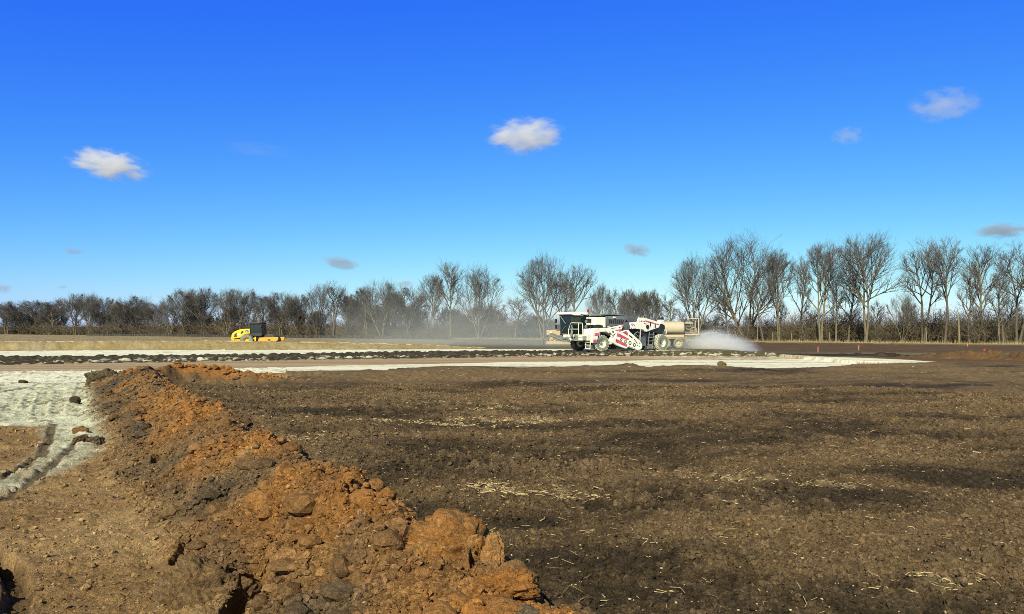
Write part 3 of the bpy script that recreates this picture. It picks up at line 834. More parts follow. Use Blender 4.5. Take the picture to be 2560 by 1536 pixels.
def tree_meshes(seed, H, W, cb=.28, stems=1, n1=9, n2=8, n3=7, n4=5, splay=10, lean=.0, a1=38, twig=.0095, name='tree'):
    rg = np.random.default_rng(seed)
    cz = H * (1 + cb * .55) / 2; ca, cc = W / 2, H * (1 - cb * .55) / 2
    parts_t, parts_c = [], []
    ph = rg.uniform(0, 6.28, stems) if stems < 2 else np.arange(stems) * 6.283 / stems + rg.uniform(0, 6.28)
    sp = R(splay) * (rg.uniform(.5, 1.2, stems) if stems > 1 else rg.uniform(0, .25, stems))
    D = np.stack([np.sin(sp) * np.cos(ph) + lean, np.sin(sp) * np.sin(ph), np.cos(sp)], -1); D /= np.linalg.norm(D, axis=1)[:, None]
    S = np.stack([np.cos(ph) * .16 * (stems > 1), np.sin(ph) * .16 * (stems > 1), np.full(stems, -.3)], -1)
    L = H * rg.uniform(.74, .88, stems)
    P = grow(rg, S, D, L, 9, .055, .03)
    r0 = H * .0150 / (stems ** .4)
    tt = np.linspace(0, 1, 10)
    Rd = np.tile(r0 * (1 - tt) ** .75 * .9 + .03, (stems, 1)); Rd[:, 0] *= 1.4
    parts_t.append(tubes(P, Rd, 7))
    S, d, r, u, Lp = children(rg, P, Rd, L, n1, cb, a1)
    d[:, 2] = np.abs(d[:, 2])
    E_ = env_dist(S, d, cz, ca, cc)
    L1 = np.clip(E_ * rg.uniform(.75, 1.02, len(E_)), .8, H * .62)
    P1 = grow(rg, S, d, L1, 6, .09, .07)
    r1 = np.minimum(r * .72, L1 * .017 + .015)
    R1 = r1[:, None] * (1 - np.linspace(0, 1, 7))[None] ** .8 + .017
    parts_t.append(tubes(P1, R1, 5))
    # leader tips too
    S, d, r, u, Lp = children(rg, np.concatenate([P1]), R1, L1, n2, .22, 29)
    E_ = env_dist(S, d, cz, ca, cc)
    L2 = np.clip(np.minimum(E_ * 1.05, Lp * (.80 - .38 * u)) * rg.uniform(.6, 1.15, len(E_)), .5, 5.5)
    P2 = grow(rg, S, d, L2, 4, .11, .06); R2 = np.minimum(r * .75, L2 * .018 + .014)[:, None] * (1 - np.linspace(0, 1, 5))[None] + twig
    parts_c.append(tubes(P2, R2, 4))
    S0, d0, rr0, u0, Lq = children(rg, P, Rd, L * .5, n2, .6, 30)
    E0 = np.clip(env_dist(S0, d0, cz, ca, cc) * .8, .5, 3)
    P2b = grow(rg, S0, d0, E0, 4, .11, .06); R2b = np.tile((.03 * (1 - np.linspace(0, 1, 5)) + twig)[None], (len(E0), 1))
    parts_c.append(tubes(P2b, R2b, 4))
    P2 = np.concatenate([P2, P2b]); R2 = np.concatenate([R2, R2b]); L2 = np.concatenate([L2, E0])
    S, d, r, u, Lp = children(rg, P2, R2, L2, n3, .12, 31)
    L3 = np.clip(Lp * (.66 - .25 * u) * rg.uniform(.5, 1.2, len(Lp)), .3, 2.2)
    P3 = grow(rg, S, d, L3, 3, .10, .10); R3 = np.minimum(r * .85, .045)[:, None] * np.array([[.9, .75, .6, .4]]) * .6 + twig * .55
    parts_c.append(tubes(P3, R3, 3))
    S, d, r, u, Lp = children(rg, P3, R3, L3, n4, .15, 30)
    L4 = np.clip(Lp * rg.uniform(.35, .9, len(Lp)), .22, 1.1)
    P4 = grow(rg, S, d, L4, 2, .10, .10); R4 = np.tile(np.array([[1., .8, .45]]) * twig, (len(L4), 1))
    parts_c.append(tubes(P4, R4, 3))

    def merge(ps):
        off = 0; vs_, fs_ = [], []
        for v, f in ps:
            vs_.append(v); fs_.append(f + off); off += len(v)
        return np.concatenate(vs_), np.concatenate(fs_)
    vt, ft = merge(parts_t); vc, fc = merge(parts_c)
    return vt, ft, vc, fc


PROTO = {}


def proto(key, bark='bark', **kw):
    if key not in PROTO:
        vt, ft, vc, fc = tree_meshes(**kw)
        PROTO[key] = (mesh_np('trunk', vt, ft, M[bark], True), mesh_np('crown', vc, fc, M['twig']), kw['H'], kw['W'])
    return PROTO[key]


def put_tree(key, x, y, H, W, rz, label, group=None):
    mt, mc, h0, w0 = PROTO[key]
    e = empty('bare_tree', (x, y, float(hgt(x, y)[0])), rz, label, 'tree', group)
    e.scale = (W / w0, W / w0, H / h0)
    link('trunk', mt, e); link('crown', mc, e)
    return e


# prototypes: wide vase, many-stemmed, oval, tall narrow, forked, low brushy
proto('multi', seed=11, H=18, W=13, cb=.20, stems=4, n1=8, n2=7, n3=6, n4=4, splay=25)
proto('multi2', seed=12, H=17, W=13, cb=.18, stems=3, n1=9, n2=8, n3=7, n4=4, splay=21)
proto('oval', seed=13, H=18, W=9.5, cb=.36, stems=1, n1=15, n2=8, n3=6, n4=4, a1=34)
proto('oval2', seed=14, H=17, W=9, cb=.30, stems=2, n1=9, n2=8, n3=7, n4=5, splay=7, a1=36)
proto('broad', seed=15, H=18, W=11.5, cb=.40, stems=2, n1=11, n2=9, n3=6, n4=4, splay=6, a1=40, bark='bark')
proto('fork', seed=16, H=18, W=8, cb=.45, stems=2, n1=8, n2=8, n3=6, n4=4, splay=9, a1=42, bark='bark_grey')
proto('crooked', seed=17, H=18, W=9, cb=.42, stems=1, n1=12, n2=8, n3=6, n4=4, lean=.10, a1=44, bark='bark_grey')
proto('narrow', seed=18, H=15, W=5, cb=.30, stems=1, n1=14, n2=6, n3=6, n4=4, a1=32, bark='bark_grey')
proto('narrow2', seed=19, H=14, W=4.6, cb=.22, stems=1, n1=15, n2=6, n3=6, n4=4, a1=40, bark='bark')
proto('round', seed=20, H=16, W=13, cb=.22, stems=2, n1=11, n2=9, n3=8, n4=5, splay=10, a1=48, twig=.011, bark='bark_grey')
proto('round2', seed=21, H=16, W=12, cb=.18, stems=3, n1=8, n2=9, n3=8, n4=5, splay=14, a1=46, twig=.011, bark='bark_grey')
proto('low', seed=22, H=8, W=7, cb=.10, stems=5, n1=7, n2=6, n3=6, n4=4, splay=24, a1=40, twig=.014, bark='bark_grey')
proto('low2', seed=23, H=8, W=8, cb=.08, stems=6, n1=6, n2=6, n3=6, n4=5, splay=30, a1=42, twig=.015, bark='bark_grey')

# trunk px, top py, crown width px, kind, label
TREES = [
    (16, 757, 80, 'round', 'grey bare tree cut by the left edge of the photo'),
    (72, 750, 92, 'round2', 'broad low bare tree at far left, in front of the pale house'),
    (135, 754, 60, 'oval2', 'bare tree just beside the pale house in the far belt'),
    (188, 736, 66, 'round', 'taller rounded bare tree under the small grey cloud at far left'),
    (226, 737, 54, 'multi2', 'dense bare tree at the left end of the black silt fence'),
    (258, 742, 50, 'round2', 'bare tree closing the left clump before the first sky gap'),
    (305, 762, 48, 'low', 'small bare tree starting the clump right of the first sky gap'),
    (338, 742, 74, 'round', 'dark rounded bare tree leading the second clump from the left'),
    (383, 755, 56, 'round2', 'lower bare tree on the right shoulder of the second clump'),
    (424, 745, 52, 'multi', 'bare tree filling the dip between second and third clump'),
    (463, 720, 66, 'round2', 'tall rounded bare tree left of the distant pale tower'),
    (508, 722, 62, 'round', 'tall rounded bare tree right beside the distant pale tower'),
    (566, 726, 58, 'multi', 'bare tree directly above the hood of the yellow roller'),
    (604, 720, 64, 'round2', 'dense bare tree directly above the cab of the yellow roller'),
    (654, 738, 52, 'oval2', 'bare tree above the drum of the yellow roller'),
    (702, 733, 64, 'round', 'brownish round bare tree just right of the roller'),
    (742, 734, 50, 'round2', 'second round bare tree right of the roller'),
    (793, 716, 56, 'multi', 'many stemmed bare tree with a flat top left of the twin trunks'),
    (834, 706, 58, 'fork', 'twin trunk bare tree with a ragged top under the purple cloud'),
    (874, 742, 44, 'low', 'short bushy bare tree right of the twin trunk tree'),
    (916, 716, 52, 'oval2', 'slim bare tree left of the open crowned Y tree'),
    (955, 704, 70, 'multi2', 'open crowned bare tree whose trunk splits into a Y'),
    (1022, 720, 72, 'round', 'rounded bare tree in the dip left of the tall central trio'),
    (1080, 685, 58, 'oval2', 'left and lowest bare tree of the tall central trio'),
    (1126, 656, 70, 'oval', 'middle and tallest bare tree of the tall central trio'),
    (1197, 671, 104, 'multi', 'right bare tree of the tall central trio, many stemmed and widest'),
    (1243, 752, 40, 'narrow2', 'small pale bare tree in the gap beside the central trio'),
    (1288, 738, 50, 'narrow', 'thin bare tree left of the dust veiled big tree'),
    (1358, 645, 124, 'multi2', 'big spreading bare tree in the dust left of the white machine'),
    (1412, 690, 60, 'narrow', 'slender bare tree between the two big trees above the cab'),
    (1448, 661, 86, 'crooked', 'dark crooked bare tree rising above the cab of the white machine'),
    (1500, 715, 62, 'multi2', 'short pale bare tree above the grey hood of the white machine'),
    (1540, 716, 52, 'narrow2', 'hazy thin bare tree above the middle of the white machine'),
    (1574, 732, 62, 'low2', 'reddish brushy bare tree above the rear of the white machine'),
    (1622, 732, 62, 'low', 'dark brushy bare tree above the amber beacon'),
    (1674, 728, 46, 'narrow2', 'thin bare tree above the tan tank of the water truck'),
    (1738, 647, 112, 'multi2', 'vase shaped bare tree directly behind the rear of the water truck'),
    (1822, 706, 50, 'narrow', 'small thin bare tree behind the top of the water spray'),
    (1866, 596, 184, 'multi', 'widest bare tree of all with many fanned limbs, beyond the spray'),
    (1908, 696, 70, 'crooked', 'short spreading bare tree right of the widest fanned tree'),
    (1947, 628, 74, 'oval2', 'tall lean bare tree with a mossy lit trunk right of the fanned tree'),
    (1999, 632, 46, 'narrow', 'very narrow pole like bare tree right of the mossy trunk'),
    (2052, 607, 98, 'oval2', 'tall oval bare tree with a split trunk above the end of the lime strip'),
    (2090, 655, 44, 'narrow2', 'thin bare tree squeezed between the split trunk and the big crown'),
    (2121, 672, 50, 'narrow', 'short dark bare tree just left of the biggest round crown'),
    (2164, 590, 142, 'broad', 'big bare tree with the fullest round crown and two pale trunks'),
    (2256, 735, 60, 'multi', 'low thicket like bare tree right of the full round crown'),
    (2308, 602, 96, 'fork', 'forked bare tree with two arching dark trunks on the right'),
    (2362, 592, 92, 'crooked', 'dark tall single trunk bare tree with side limb low on the right'),
    (2424, 655, 52, 'narrow', 'lean bare tree right of the dark single trunk tree'),
    (2452, 614, 104, 'oval', 'wide crowned bare tree second from the right edge'),
    (2498, 662, 50, 'narrow2', 'thin bare tree standing between the last two big trees'),
    (2545, 612, 106, 'fork', 'large bare tree at the right edge of the photo'),
]
rt = np.random.default_rng(5)
for i, (px, top, cw, key, lab) in enumerate(TREES):
    u = (px - CX) / F
    # intersection of the sight line with the belt
    s_ = (862 - 836.5) / 2560.0
    Y = EZ * F / (836.5 + s_ * px - HY) * (1 + .02 * (i % 3 - 1))
    H = (EZ + (HY - top) / F * Y) * 1.0
    W = cw / F * Y * (1.55 if px < 1060 else (1.35 if px < 1300 else 1.25))
    put_tree(key, u * Y, Y, H, W, rt.uniform(0, 6.28), lab)
# second row of young trees
kk = ['narrow', 'narrow2', 'low', 'low2', 'oval2', 'round2', 'low', 'narrow2']
for i in range(96):
    if i > 58 and i % 3: continue
    px = -20 + 2600 * (i + rt.uniform(-.3, .3)) / 95
    u = (px - CX) / F
    Y = EZ * F / (836.5 + s_ * px - HY) * rt.uniform(1.02, 1.14)
    frac = np.interp(px, [0, 900, 1300, 1500, 1700, 2560], [.62, .62, .42, .36, .40, .50]) * rt.uniform(.7, 1.2)
    H = 16.5 * frac; key = kk[i % 8] if px < 1560 else ('narrow', 'narrow2', 'narrow', 'narrow2', 'narrow', 'narrow2', 'narrow', 'narrow2')[i % 8]; W = H * PROTO[key][3] / PROTO[key][2] * rt.uniform(.9, 1.3)
    put_tree(key, u * Y, Y, H, W, rt.uniform(0, 6.28), 'young bare tree filling the second row behind the large bare trees', 'young bare trees of the second row')

# undergrowth: dense twiggy brush below the belt
bv, bf, off = [], [], 0
protoB = []
for s in range(6):
    rg = np.random.default_rng(300 + s)
    n = 26
    ph = rg.uniform(0, 6.28, n); sp = np.abs(rg.normal(0, .35, n))
    D = np.stack([np.sin(sp) * np.cos(ph), np.sin(sp) * np.sin(ph), np.cos(sp)], -1)
    S = np.stack([rg.normal(0, .7, n), rg.normal(0, .7, n), np.full(n, -.1)], -1); L = rg.uniform(1.3, 3.2, n)
    P = grow(rg, S, D, L, 4, .12, .02); Rd = np.tile(np.linspace(.026, .010, 5)[None], (n, 1))
    A = tubes(P, Rd, 3)
    S, d, r, u, Lp = children(rg, P, Rd, L, 7, .15, 42)
    L2 = Lp * rg.uniform(.25, .6, len(Lp)); P2 = grow(rg, S, d, L2, 3, .15, .02); R2 = np.tile(np.linspace(.014, .007, 4)[None], (len(L2), 1)); B_ = tubes(P2, R2, 3)
    S, d, r, u, Lp = children(rg, P2, R2, L2, 2, .2, 42)
    L3 = Lp * rg.uniform(.4, .8, len(Lp)); P3 = grow(rg, S, d, L3, 1, .1, .02); R3 = np.tile(np.array([[.009, .005]]), (len(L3), 1)); C_ = tubes(P3, R3, 3)
    v = np.concatenate([A[0], B_[0], C_[0]]); f = np.concatenate([A[1], B_[1] + len(A[0]), C_[1] + len(A[0]) + len(B_[0])])
    protoB.append((v, f))
nb = 250
for i in range(nb):
    px = -40 + 2640 * (i + rt.uniform(-.5, .5)) / nb
    u = (px - CX) / F
    Y = EZ * F / (836.5 + s_ * px - HY) * rt.uniform(1.005, 1.09)
    v, f = protoB[i % 6]
    a = rt.uniform(0, 6.28); sc = Y / 150 if Y > 150 else 1.0
    hx = np.interp(px, [0, 900, 1300, 1600, 1800, 2560], [1.45, 1.4, 1.25, 1.1, 1.25, 1.35]) * rt.uniform(.7, 1.25)
    wx = hx * sc ** .75 * 1.25
    q = np.stack([(v[:, 0] * math.cos(a) - v[:, 1] * math.sin(a)) * wx + u * Y, (v[:, 0] * math.sin(a) + v[:, 1] * math.cos(a)) * wx + Y, v[:, 2] * hx * 1.0], -1)
    bv.append(q); bf.append(f + off); off += len(v)
tag(link('brush', mesh_np('brush', np.concatenate(bv), np.concatenate(bf), M['brush'])), kind='stuff')

# far woods on the horizon behind the belt
def ridge(name, Y0, x0, x1, h, seed, depth=60):
    n = 500
    x = np.linspace(x0, x1, n); t = h * (.75 + .35 * fbm(x * .02, x * 0 + seed, seed, 5) + .12 * fbm(x * .15, x * 0, seed + 3, 3))
    yy = Y0 + 30 * fbm(x * .004, x * 0 + 3, seed + 1, 2)
    A = np.stack([x, yy, 0 * x - 1], -1); B = np.stack([x, yy + 12, t], -1); C_ = np.stack([x, yy + depth, t * .9], -1); D = np.stack([x, yy + depth + 10, 0 * x - 1], -1)
    v = np.concatenate([A, B, C_, D]); i = np.arange(n - 1)
    f = np.concatenate([np.stack([i + a * n, i + 1 + a * n, i + 1 + (a + 1) * n, i + (a + 1) * n], -1) for a in range(3)])
    tag(link(name, mesh_np(name, v, f, M['far_woods'])), kind='stuff')


ridge('far_woods', 780, -900, 900, 7.2, 4)

# pale dead trunk and short pale posts in the right hand edge of the belt
def stem(name, px, py0, py1, wpx, label, cat, group=None, seed=0, d=None):
    Y = d or EZ * F / (836.5 + s_ * px - HY) * .965
    H = (py0 - py1) / F * Y; r = wpx / F * Y / 2
    rg = np.random.default_rng(seed)
    P = grow(rg, np.array([[0., 0, -.15]]), np.array([[.02, 0, 1.]]), np.array([H + .15]), 6, .02, .01)
    v, f = tubes(P, np.linspace(r * 1.15, r * .8, 7)[None], 7)
    n = len(v); v = np.vstack([v, [P[0, -1] + [0, 0, r * .6]]])
    capf = np.array([[n - 7 + i, n - 7 + (i + 1) % 7, n] for i in range(7)])
    x = (px - CX) / F * Y
    o = link(name, mesh_np(name, v, [f, capf], M['deadwood'], True)); o.location = (x, Y, float(hgt(x, Y)[0]))
    return tag(o, label, cat, group)


stem('dead_trunk', 2398, 862, 790, 4.6, 'pale broken dead trunk standing in the brush at right', 'dead tree', None, 1)
for i, (px, a, b, lab) in enumerate([(1894, 852, 803, 'pale bare post at the brush edge beneath the widest fanned tree'), (1932, 855, 832, 'short pale stump post left of the mossy lit trunk'),
                                     (1978, 856, 834, 'short pale post left of the pole like tree'), (2072, 857, 832, 'thin pale post right of the split trunk tree'),
                                     (2316, 860, 822, 'pale leaning stem under the arching forked tree'), (2508, 862, 815, 'pale stem near the right edge under the last trees')]):
    stem('fence_post', px, a, b, 2.6, lab, 'post', 'pale posts along the brush edge', 10 + i)

# ------------------------------------------------------------------ mesh builder for machines
class MB:
    def __init__(s): s.v = []; s.f = []

    def add(s, vs, fs):
        o = len(s.v); s.v += [tuple(map(float, q)) for q in vs]; s.f += [tuple(i + o for i in q) for q in fs]; return s

    def box(s, a, b):
        (x0, y0, z0), (x1, y1, z1) = a, b
        return s.add([(x0, y0, z0), (x1, y0, z0), (x1, y1, z0), (x0, y1, z0), (x0, y0, z1), (x1, y0, z1), (x1, y1, z1), (x0, y1, z1)],
                     [(0, 3, 2, 1), (4, 5, 6, 7), (0, 1, 5, 4), (1, 2, 6, 5), (2, 3, 7, 6), (3, 0, 4, 7)])

    def prism(s, pts, t0, t1, ax='y'):
        """polygon (a,z) extruded across t0..t1; ax = y: a is x, ax = x: a is y"""
        n = len(pts)
        mk = (lambda a, z, t: (a, t, z)) if ax == 'y' else ((lambda a, z, t: (t, a, z)) if ax == 'x' else (lambda a, z, t: (a, z, t)))
        vs = [mk(a, z, t0) for a, z in pts] + [mk(a, z, t1) for a, z in pts]
        return s.add(vs, [tuple(range(n)), tuple(range(2 * n - 1, n - 1, -1))] + [(i, i + n, (i + 1) % n + n, (i + 1) % n) for i in range(n)])

    def tube(s, pts, r, k=8, r1=None):
        P = np.array(pts, float)[None]; n = P.shape[1]
        Rd = np.linspace(r, r if r1 is None else r1, n)[None]
        v, f = tubes(P, Rd, k); o = len(s.v)
        s.add(v, [tuple(q) for q in f.tolist()])
        s.f.append(tuple(o + i for i in range(k))); s.f.append(tuple(o + (n - 1) * k + i for i in range(k - 1, -1, -1)))
        return s

    def lathe(s, prof, cx, cz, k=36, y0=0.0):
        """(r,y) profile turned about the y axis through (cx,cz)"""
        n = len(prof); o = len(s.v)
        for j in range(k):
            a = 2 * math.pi * j / k
            for r, y in prof: s.v.append((cx + r * math.cos(a), y0 + y, cz + r * math.sin(a)))
        for j in range(k):
            for i in range(n - 1):
                a, b = j * n + i, ((j + 1) % k) * n + i
                s.f.append((o + a, o + a + 1, o + b + 1, o + b))
        return s

    def build(s, name, mat, parent=None, bevel=0.0, smooth=False, label=None):
        me = bpy.data.meshes.new(name); me.from_pydata(s.v, [], s.f); me.validate()
        import bmesh
        bm = bmesh.new(); bm.from_mesh(me); bmesh.ops.recalc_face_normals(bm, faces=bm.faces)
        if bevel:
            bmesh.ops.remove_doubles(bm, verts=bm.verts, dist=1e-5)
            es = [e for e in bm.edges if len(e.link_faces) == 2 and e.calc_face_angle(0) > .6]
            bmesh.ops.bevel(bm, geom=es, offset=bevel, segments=2, affect='EDGES', profile=.6)
        bm.to_mesh(me); bm.free()
        if smooth:
            me.polygons.foreach_set('use_smooth', np.ones(len(me.polygons), bool))
            me.set_sharp_from_angle(angle=R(40))
        me.materials.append(M[mat])
        o = link(name, me, parent)
        if label: o['label'] = label
        return o


def disc(cx, cz, r, k=20): return [(cx + r * math.cos(i * 2 * math.pi / k), cz + r * math.sin(i * 2 * math.pi / k)) for i in range(k)]


def tyre_profile(r, w, rim):
    h = w / 2
    return [(rim, -h * .78), (rim + .05, -h * .95), (r * .80, -h), (r * .93, -h * .95), (r * .985, -h * .72), (r, -h * .3), (r, h * .3), (r * .985, h * .72), (r * .93, h * .95), (r * .80, h), (rim + .05, h * .95), (rim, h * .78)]


def make_wheel(parent, name, x, y, z, r, w, rim, outward, tyre='tyre', tread='tread', rimmat='cream', lugs=20, steer=0.0, hub='mid_grey'):
    """wheel = rim mesh (origin at the hub) > tyre, tread, hub"""
    h = w / 2; o_ = outward
    m = MB().lathe([(.02, o_ * h * .15), (rim * .55, o_ * h * .1), (rim * .62, -o_ * h * .1), (rim * .9, -o_ * h * .05), (rim * .96, o_ * h * .5), (rim * 1.04, o_ * h * .82), (rim * 1.06, o_ * h * .9), (rim * 1.0, o_ * h * .74),
                    (rim * .98, -o_ * h * .8), (rim * .5, -o_ * h * .7), (.02, -o_ * h * .7)], 0, 0, 32)
    rm = m.build(name, rimmat, parent, 0, True); rm.location = (x, y, z); rm.rotation_euler = (0, 0, steer)
    MB().lathe(tyre_profile(r, w, rim), 0, 0, 48).build('tyre', tyre, rm, 0, True)
    if lugs:
        t = MB()
        for sd in (-1, 1):
            for i in range(lugs):
                a0 = 2 * math.pi * (i + (.5 if sd > 0 else 0)) / lugs
                q = []
                for (yy, da, dr) in ((0.02, .22, .045), (h * .55, .05, .045), (h * .96, -.10, .03), (h * 1.0, -.13, -.05)):
                    for wd in (-.055, .055):
                        for up in (-.03, dr):
                            a = a0 + da * o_ + wd / r * 1.0
                            q.append(((r + up) * math.cos(a), sd * yy, (r + up) * math.sin(a)))
                fs = []
                for s in range(3):
                    b = s * 4
                    fs += [(b + 1, b + 3, b + 7, b + 5), (b, b + 4, b + 6, b + 2), (b, b + 1, b + 5, b + 4), (b + 2, b + 6, b + 7, b + 3)]
                fs += [(0, 2, 3, 1), (12, 13, 15, 14)]
                t.add(q, fs)
        t.build('tread', tread, rm)
    hb = MB().lathe([(.01, 0), (rim * .34, 0), (rim * .36, o_ * h * .35), (rim * .24, o_ * h * .5), (.01, o_ * h * .5)], 0, 0, 20)
    hb.build('hub', hub, rm, 0, True)
    return rm


def text_part(body, name, mat, parent, size, loc, rot, depth=.012):
    cu = bpy.data.curves.new(name, 'FONT'); cu.body = body; cu.size = size; cu.extrude = depth / 2; cu.align_x = 'CENTER'; cu.align_y = 'CENTER'
    ob = bpy.data.objects.new(name, cu); C.objects.link(ob)
    dg = bpy.context.evaluated_depsgraph_get(); me = bpy.data.meshes.new_from_object(ob.evaluated_get(dg))
    bpy.data.objects.remove(ob); me.name = name
    me.materials.clear(); me.materials.append(M[mat])
    o = link(name, me, parent); o.location = loc; o.rotation_euler = rot
    return o


# ------------------------------------------------------------------ white soil reclaimer (local x = towards the cab, +y = side we see)
TH_R = R(38)
rec = empty('soil_reclaimer', (6.681, 69.30, float(hgt(7.73, 68.0)[0])), math.pi + TH_R,
            'white soil reclaimer with red stripes, dark glass cab and big lugged tyres', 'reclaimer')
b = MB(); b.prism([(1.2, .95), (1.2, 1.4), (-.9, 1.75), (-2.6, 1.95), (-4.6, 1.85), (-7.6, 1.5), (-8.3, 1.3), (-8.3, .9), (-7, .75), (-4.4, .95), (-1, .8)], -.75, .75)
b.prism([(-5.3, .35), (-6.3, .35), (-6.5, 1.5), (-5.1, 1.6)], -.6, 1.05); b.build('chassis', 'black', rec, .02)
b = MB(); b.prism([(-1.9, .12), (-3.9, .12), (-4.4, .5), (-4.1, 1.3), (-2.6, 1.6), (-1.6, 1.2)], -1.4, 1.42); b.build('rotor_housing', 'black', rec, .02)
# wheels
for (x, y, z, st, tr) in ((0, 1.36, .66, .22, 1), (0, -1.36, .66, .22, -1), (-7.55, 1.36, .64, 0, 1), (-7.55, -1.36, .64, 0, -1)):
    far = tr < 0
    make_wheel(rec, 'wheel', x, y, z, .66 if x > -1 else .72, .60, .36, tr, 'darktyre' if far else 'tyre', 'darktyre' if far else 'tread', 'cream', 18, -st)
MB().tube([(0, -1.2, .6), (0, 1.2, .6)], .13).build('axle', 'black', rec, 0, True)
MB().tube([(-7.48, -1.2, .6), (-7.48, 1.2, .6)], .13).build('axle', 'black', rec, 0, True)
# front platform beam
b = MB(); b.box((1.18, -1.6, .9), (1.62, 1.46, 1.40)); b.build('front_beam', 'cream', rec, .03)
b = MB(); b.box((1.62, -1.55, 1.12), (1.66, 1.4, 1.16)); b.box((1.62, -.1, .86), (1.68, .35, 1.34)); b.box((1.62, .95, .92), (1.70, 1.35, 1.30)); b.build('beam_trim', 'mid_grey', rec)
b = MB(); b.prism([(1.2, .72), (1.2, 1.42), (.98, 1.92), (.48, 1.95), (.42, 1.6), (.72, .72)], .92, 1.64); b.build('fender', 'white', rec, .03)
b = MB(); b.prism([(.48, 1.92), (-.5, 1.97), (-.86, 1.62), (-.70, 1.50), (-.42, 1.66), (.36, 1.62)], 1.0, 1.64); b.build('fender', 'white', rec, .02)
b = MB(); b.prism([(.40, 1.60), (-.40, 1.64), (-.74, 1.45), (-1.15, .7), (-1.1, .5), (-.9, .5), (.66, .6)], .72, .98); b.build('wheel_arch', 'black', rec)
b = MB(); b.prism([(.44, 1.28), (.50, 1.52), (.92, 1.52), (1.0, 1.30)], 1.64, 1.655); b.build('corner_stripe', 'red', rec)
b = MB(); b.prism([(.70, .76), (.76, .99), (1.10, .99), (1.14, .76)], 1.64, 1.655); b.build('corner_stripe', 'red', rec)
b = MB(); b.prism([(.98, .78), (1.30, .78), (1.30, .98), (.98, .98)], 1.2, 1.203, 'x'); b.build('corner_stripe', 'red', rec)
b = MB(); b.box((.2, .5, 1.38), (1.2, 1.55, 1.9)); b.build('fuel_tank', 'white', rec, .05)
b = MB(); b.tube([(1.62, -1.25, 1.03), (1.98, -1.25, 1.0)], .11, 12); b.tube([(1.64, -.95, 1.1), (1.8, -.95, 1.02)], .16, 12); b.tube([(1.62, -.78, .95), (1.8, -.78, .86)], .09, 10); b.build('tow_coupling', 'mid_grey', rec, 0, True)
b = MB(); b.tube([(1.62, -.42, .98), (1.85, -.38, 1.3), (1.72, -.3, 1.9), (1.68, -.42, 2.2)], .055, 8); b.tube([(1.62, -.2, .98), (1.9, -.2, 1.25), (1.72, -.25, 1.7)], .05, 8)
b.tube([(1.62, -.05, 1.0), (1.82, 0, 1.2), (1.68, .02, 1.38)], .05, 8); b.build('hydraulic_hose', 'mid_grey', rec, 0, True)
# front steps
b = MB()
for yy in (1.0, 1.55): b.tube([(1.35, yy, .95), (1.42, yy, .16)], .035, 6)
for zz in (.2, .5, .74): b.box((1.3, 1.0, zz), (1.5, 1.55, zz + .05))
b.build('ladder', 'cream', rec)
# cab
cy0, cy1 = -2.12, -.52
fr = MB()
for (x, y) in ((1.56, cy0 + .06), (1.56, cy1 - .04), (.75, cy1 - .04), (-.42, cy1 - .04), (-.42, cy0 + .06), (.75, cy0 + .06)):
    fr.tube([(x, y + (0.12 if y < -2 else 0), 1.36), (x, y, 3.12)], .05, 6)
fr.box((-.45, cy0 + .1, 1.33), (1.6, cy1, 1.47)); fr.prism([(cy0 + .22, 1.47), (cy1, 1.47), (cy1, 1.42), (cy0 + .42, 1.22)], 1.2, 1.58, 'x')
cabo = fr.build('cab', 'black', rec)
rb = MB(); rb.prism([(1.80, 3.14), (1.74, 3.30), (1.2, 3.34), (-.5, 3.30), (-.58, 3.14), (.1, 3.10), (.55, 3.14), (.8, 3.04), (1.4, 3.04)], cy0 - .22, cy1 + .10)
rb.build('roof', 'white', cabo, .04)
g = MB(); g.prism([(cy0 + .22, 1.48), (cy1 - .02, 1.48), (cy1 - .02, 3.05), (cy0 + .05, 3.05)], 1.56, 1.575, 'x'); g.build('windscreen', 'glass', cabo)
g = MB(); g.box((.80, cy1 - .03, 1.48), (1.53, cy1 - .015, 3.05)); g.build('side_window', 'glass', cabo)
g = MB(); g.box((-.38, cy1 - .03, 1.48), (.71, cy1 - .015, 3.05)); g.build('side_window', 'glass', cabo)
g = MB(); g.prism([(1.53, 1.48), (1.53, 3.05), (-.38, 3.05), (-.38, 1.48)], cy0 + .09, cy0 + .10); g.build('side_window', 'glass', cabo)
g = MB(); g.box((-.44, cy0 + .1, 1.48), (-.43, cy1 - .05, 3.05)); g.build('rear_window', 'glass', cabo)
g = MB(); g.box((.05, -1.55, 1.48), (.6, -1.0, 2.0)); g.box((-.05, -1.55, 1.9), (.12, -1.0, 2.75)); g.build('seat', 'black', cabo, .05)
g = MB(); g.tube([(1.2, -1.3, 1.45), (1.0, -1.3, 2.15)], .06, 8); g.box((.85, -1.6, 2.1), (1.2, -.95, 2.2)); g.build('console', 'black', cabo)
g = MB(); g.tube([(1.62, -1.95, 3.0), (1.66, -1.2, 2.3)], .035, 6); g.tube([(1.62, -1.3, 2.1), (1.64, -1.75, 1.65)], .02, 6); g.build('wiper_arm', 'mid_grey', cabo)
for zz in (2.55, 2.05):
    g = MB(); g.tube([(1.6, -2.1, zz + .1), (1.72, -2.42, zz + .1)], .015, 6); g.box((1.64, -2.52, zz - .16), (1.74, -2.36, zz + .2)); g.build('mirror', 'black', cabo, .02)
g = MB(); g.tube([(-.2, -.4, 3.28), (-.2, -.4, 3.45)], .03, 8); g.lathe([(.01, -.0), (.09, 0), (.1, .14), (.07, .24), (.01, .26)], 0, 0, 14); 
g = MB(); g.tube([(-.2, -.38, 3.24), (-.2, -.38, 3.36)], .03, 8); g.tube([(-.2, -.38, 3.36), (-.2, -.38, 3.58)], .11, 14, .08); g.build('beacon', 'redlens', cabo, 0, True)
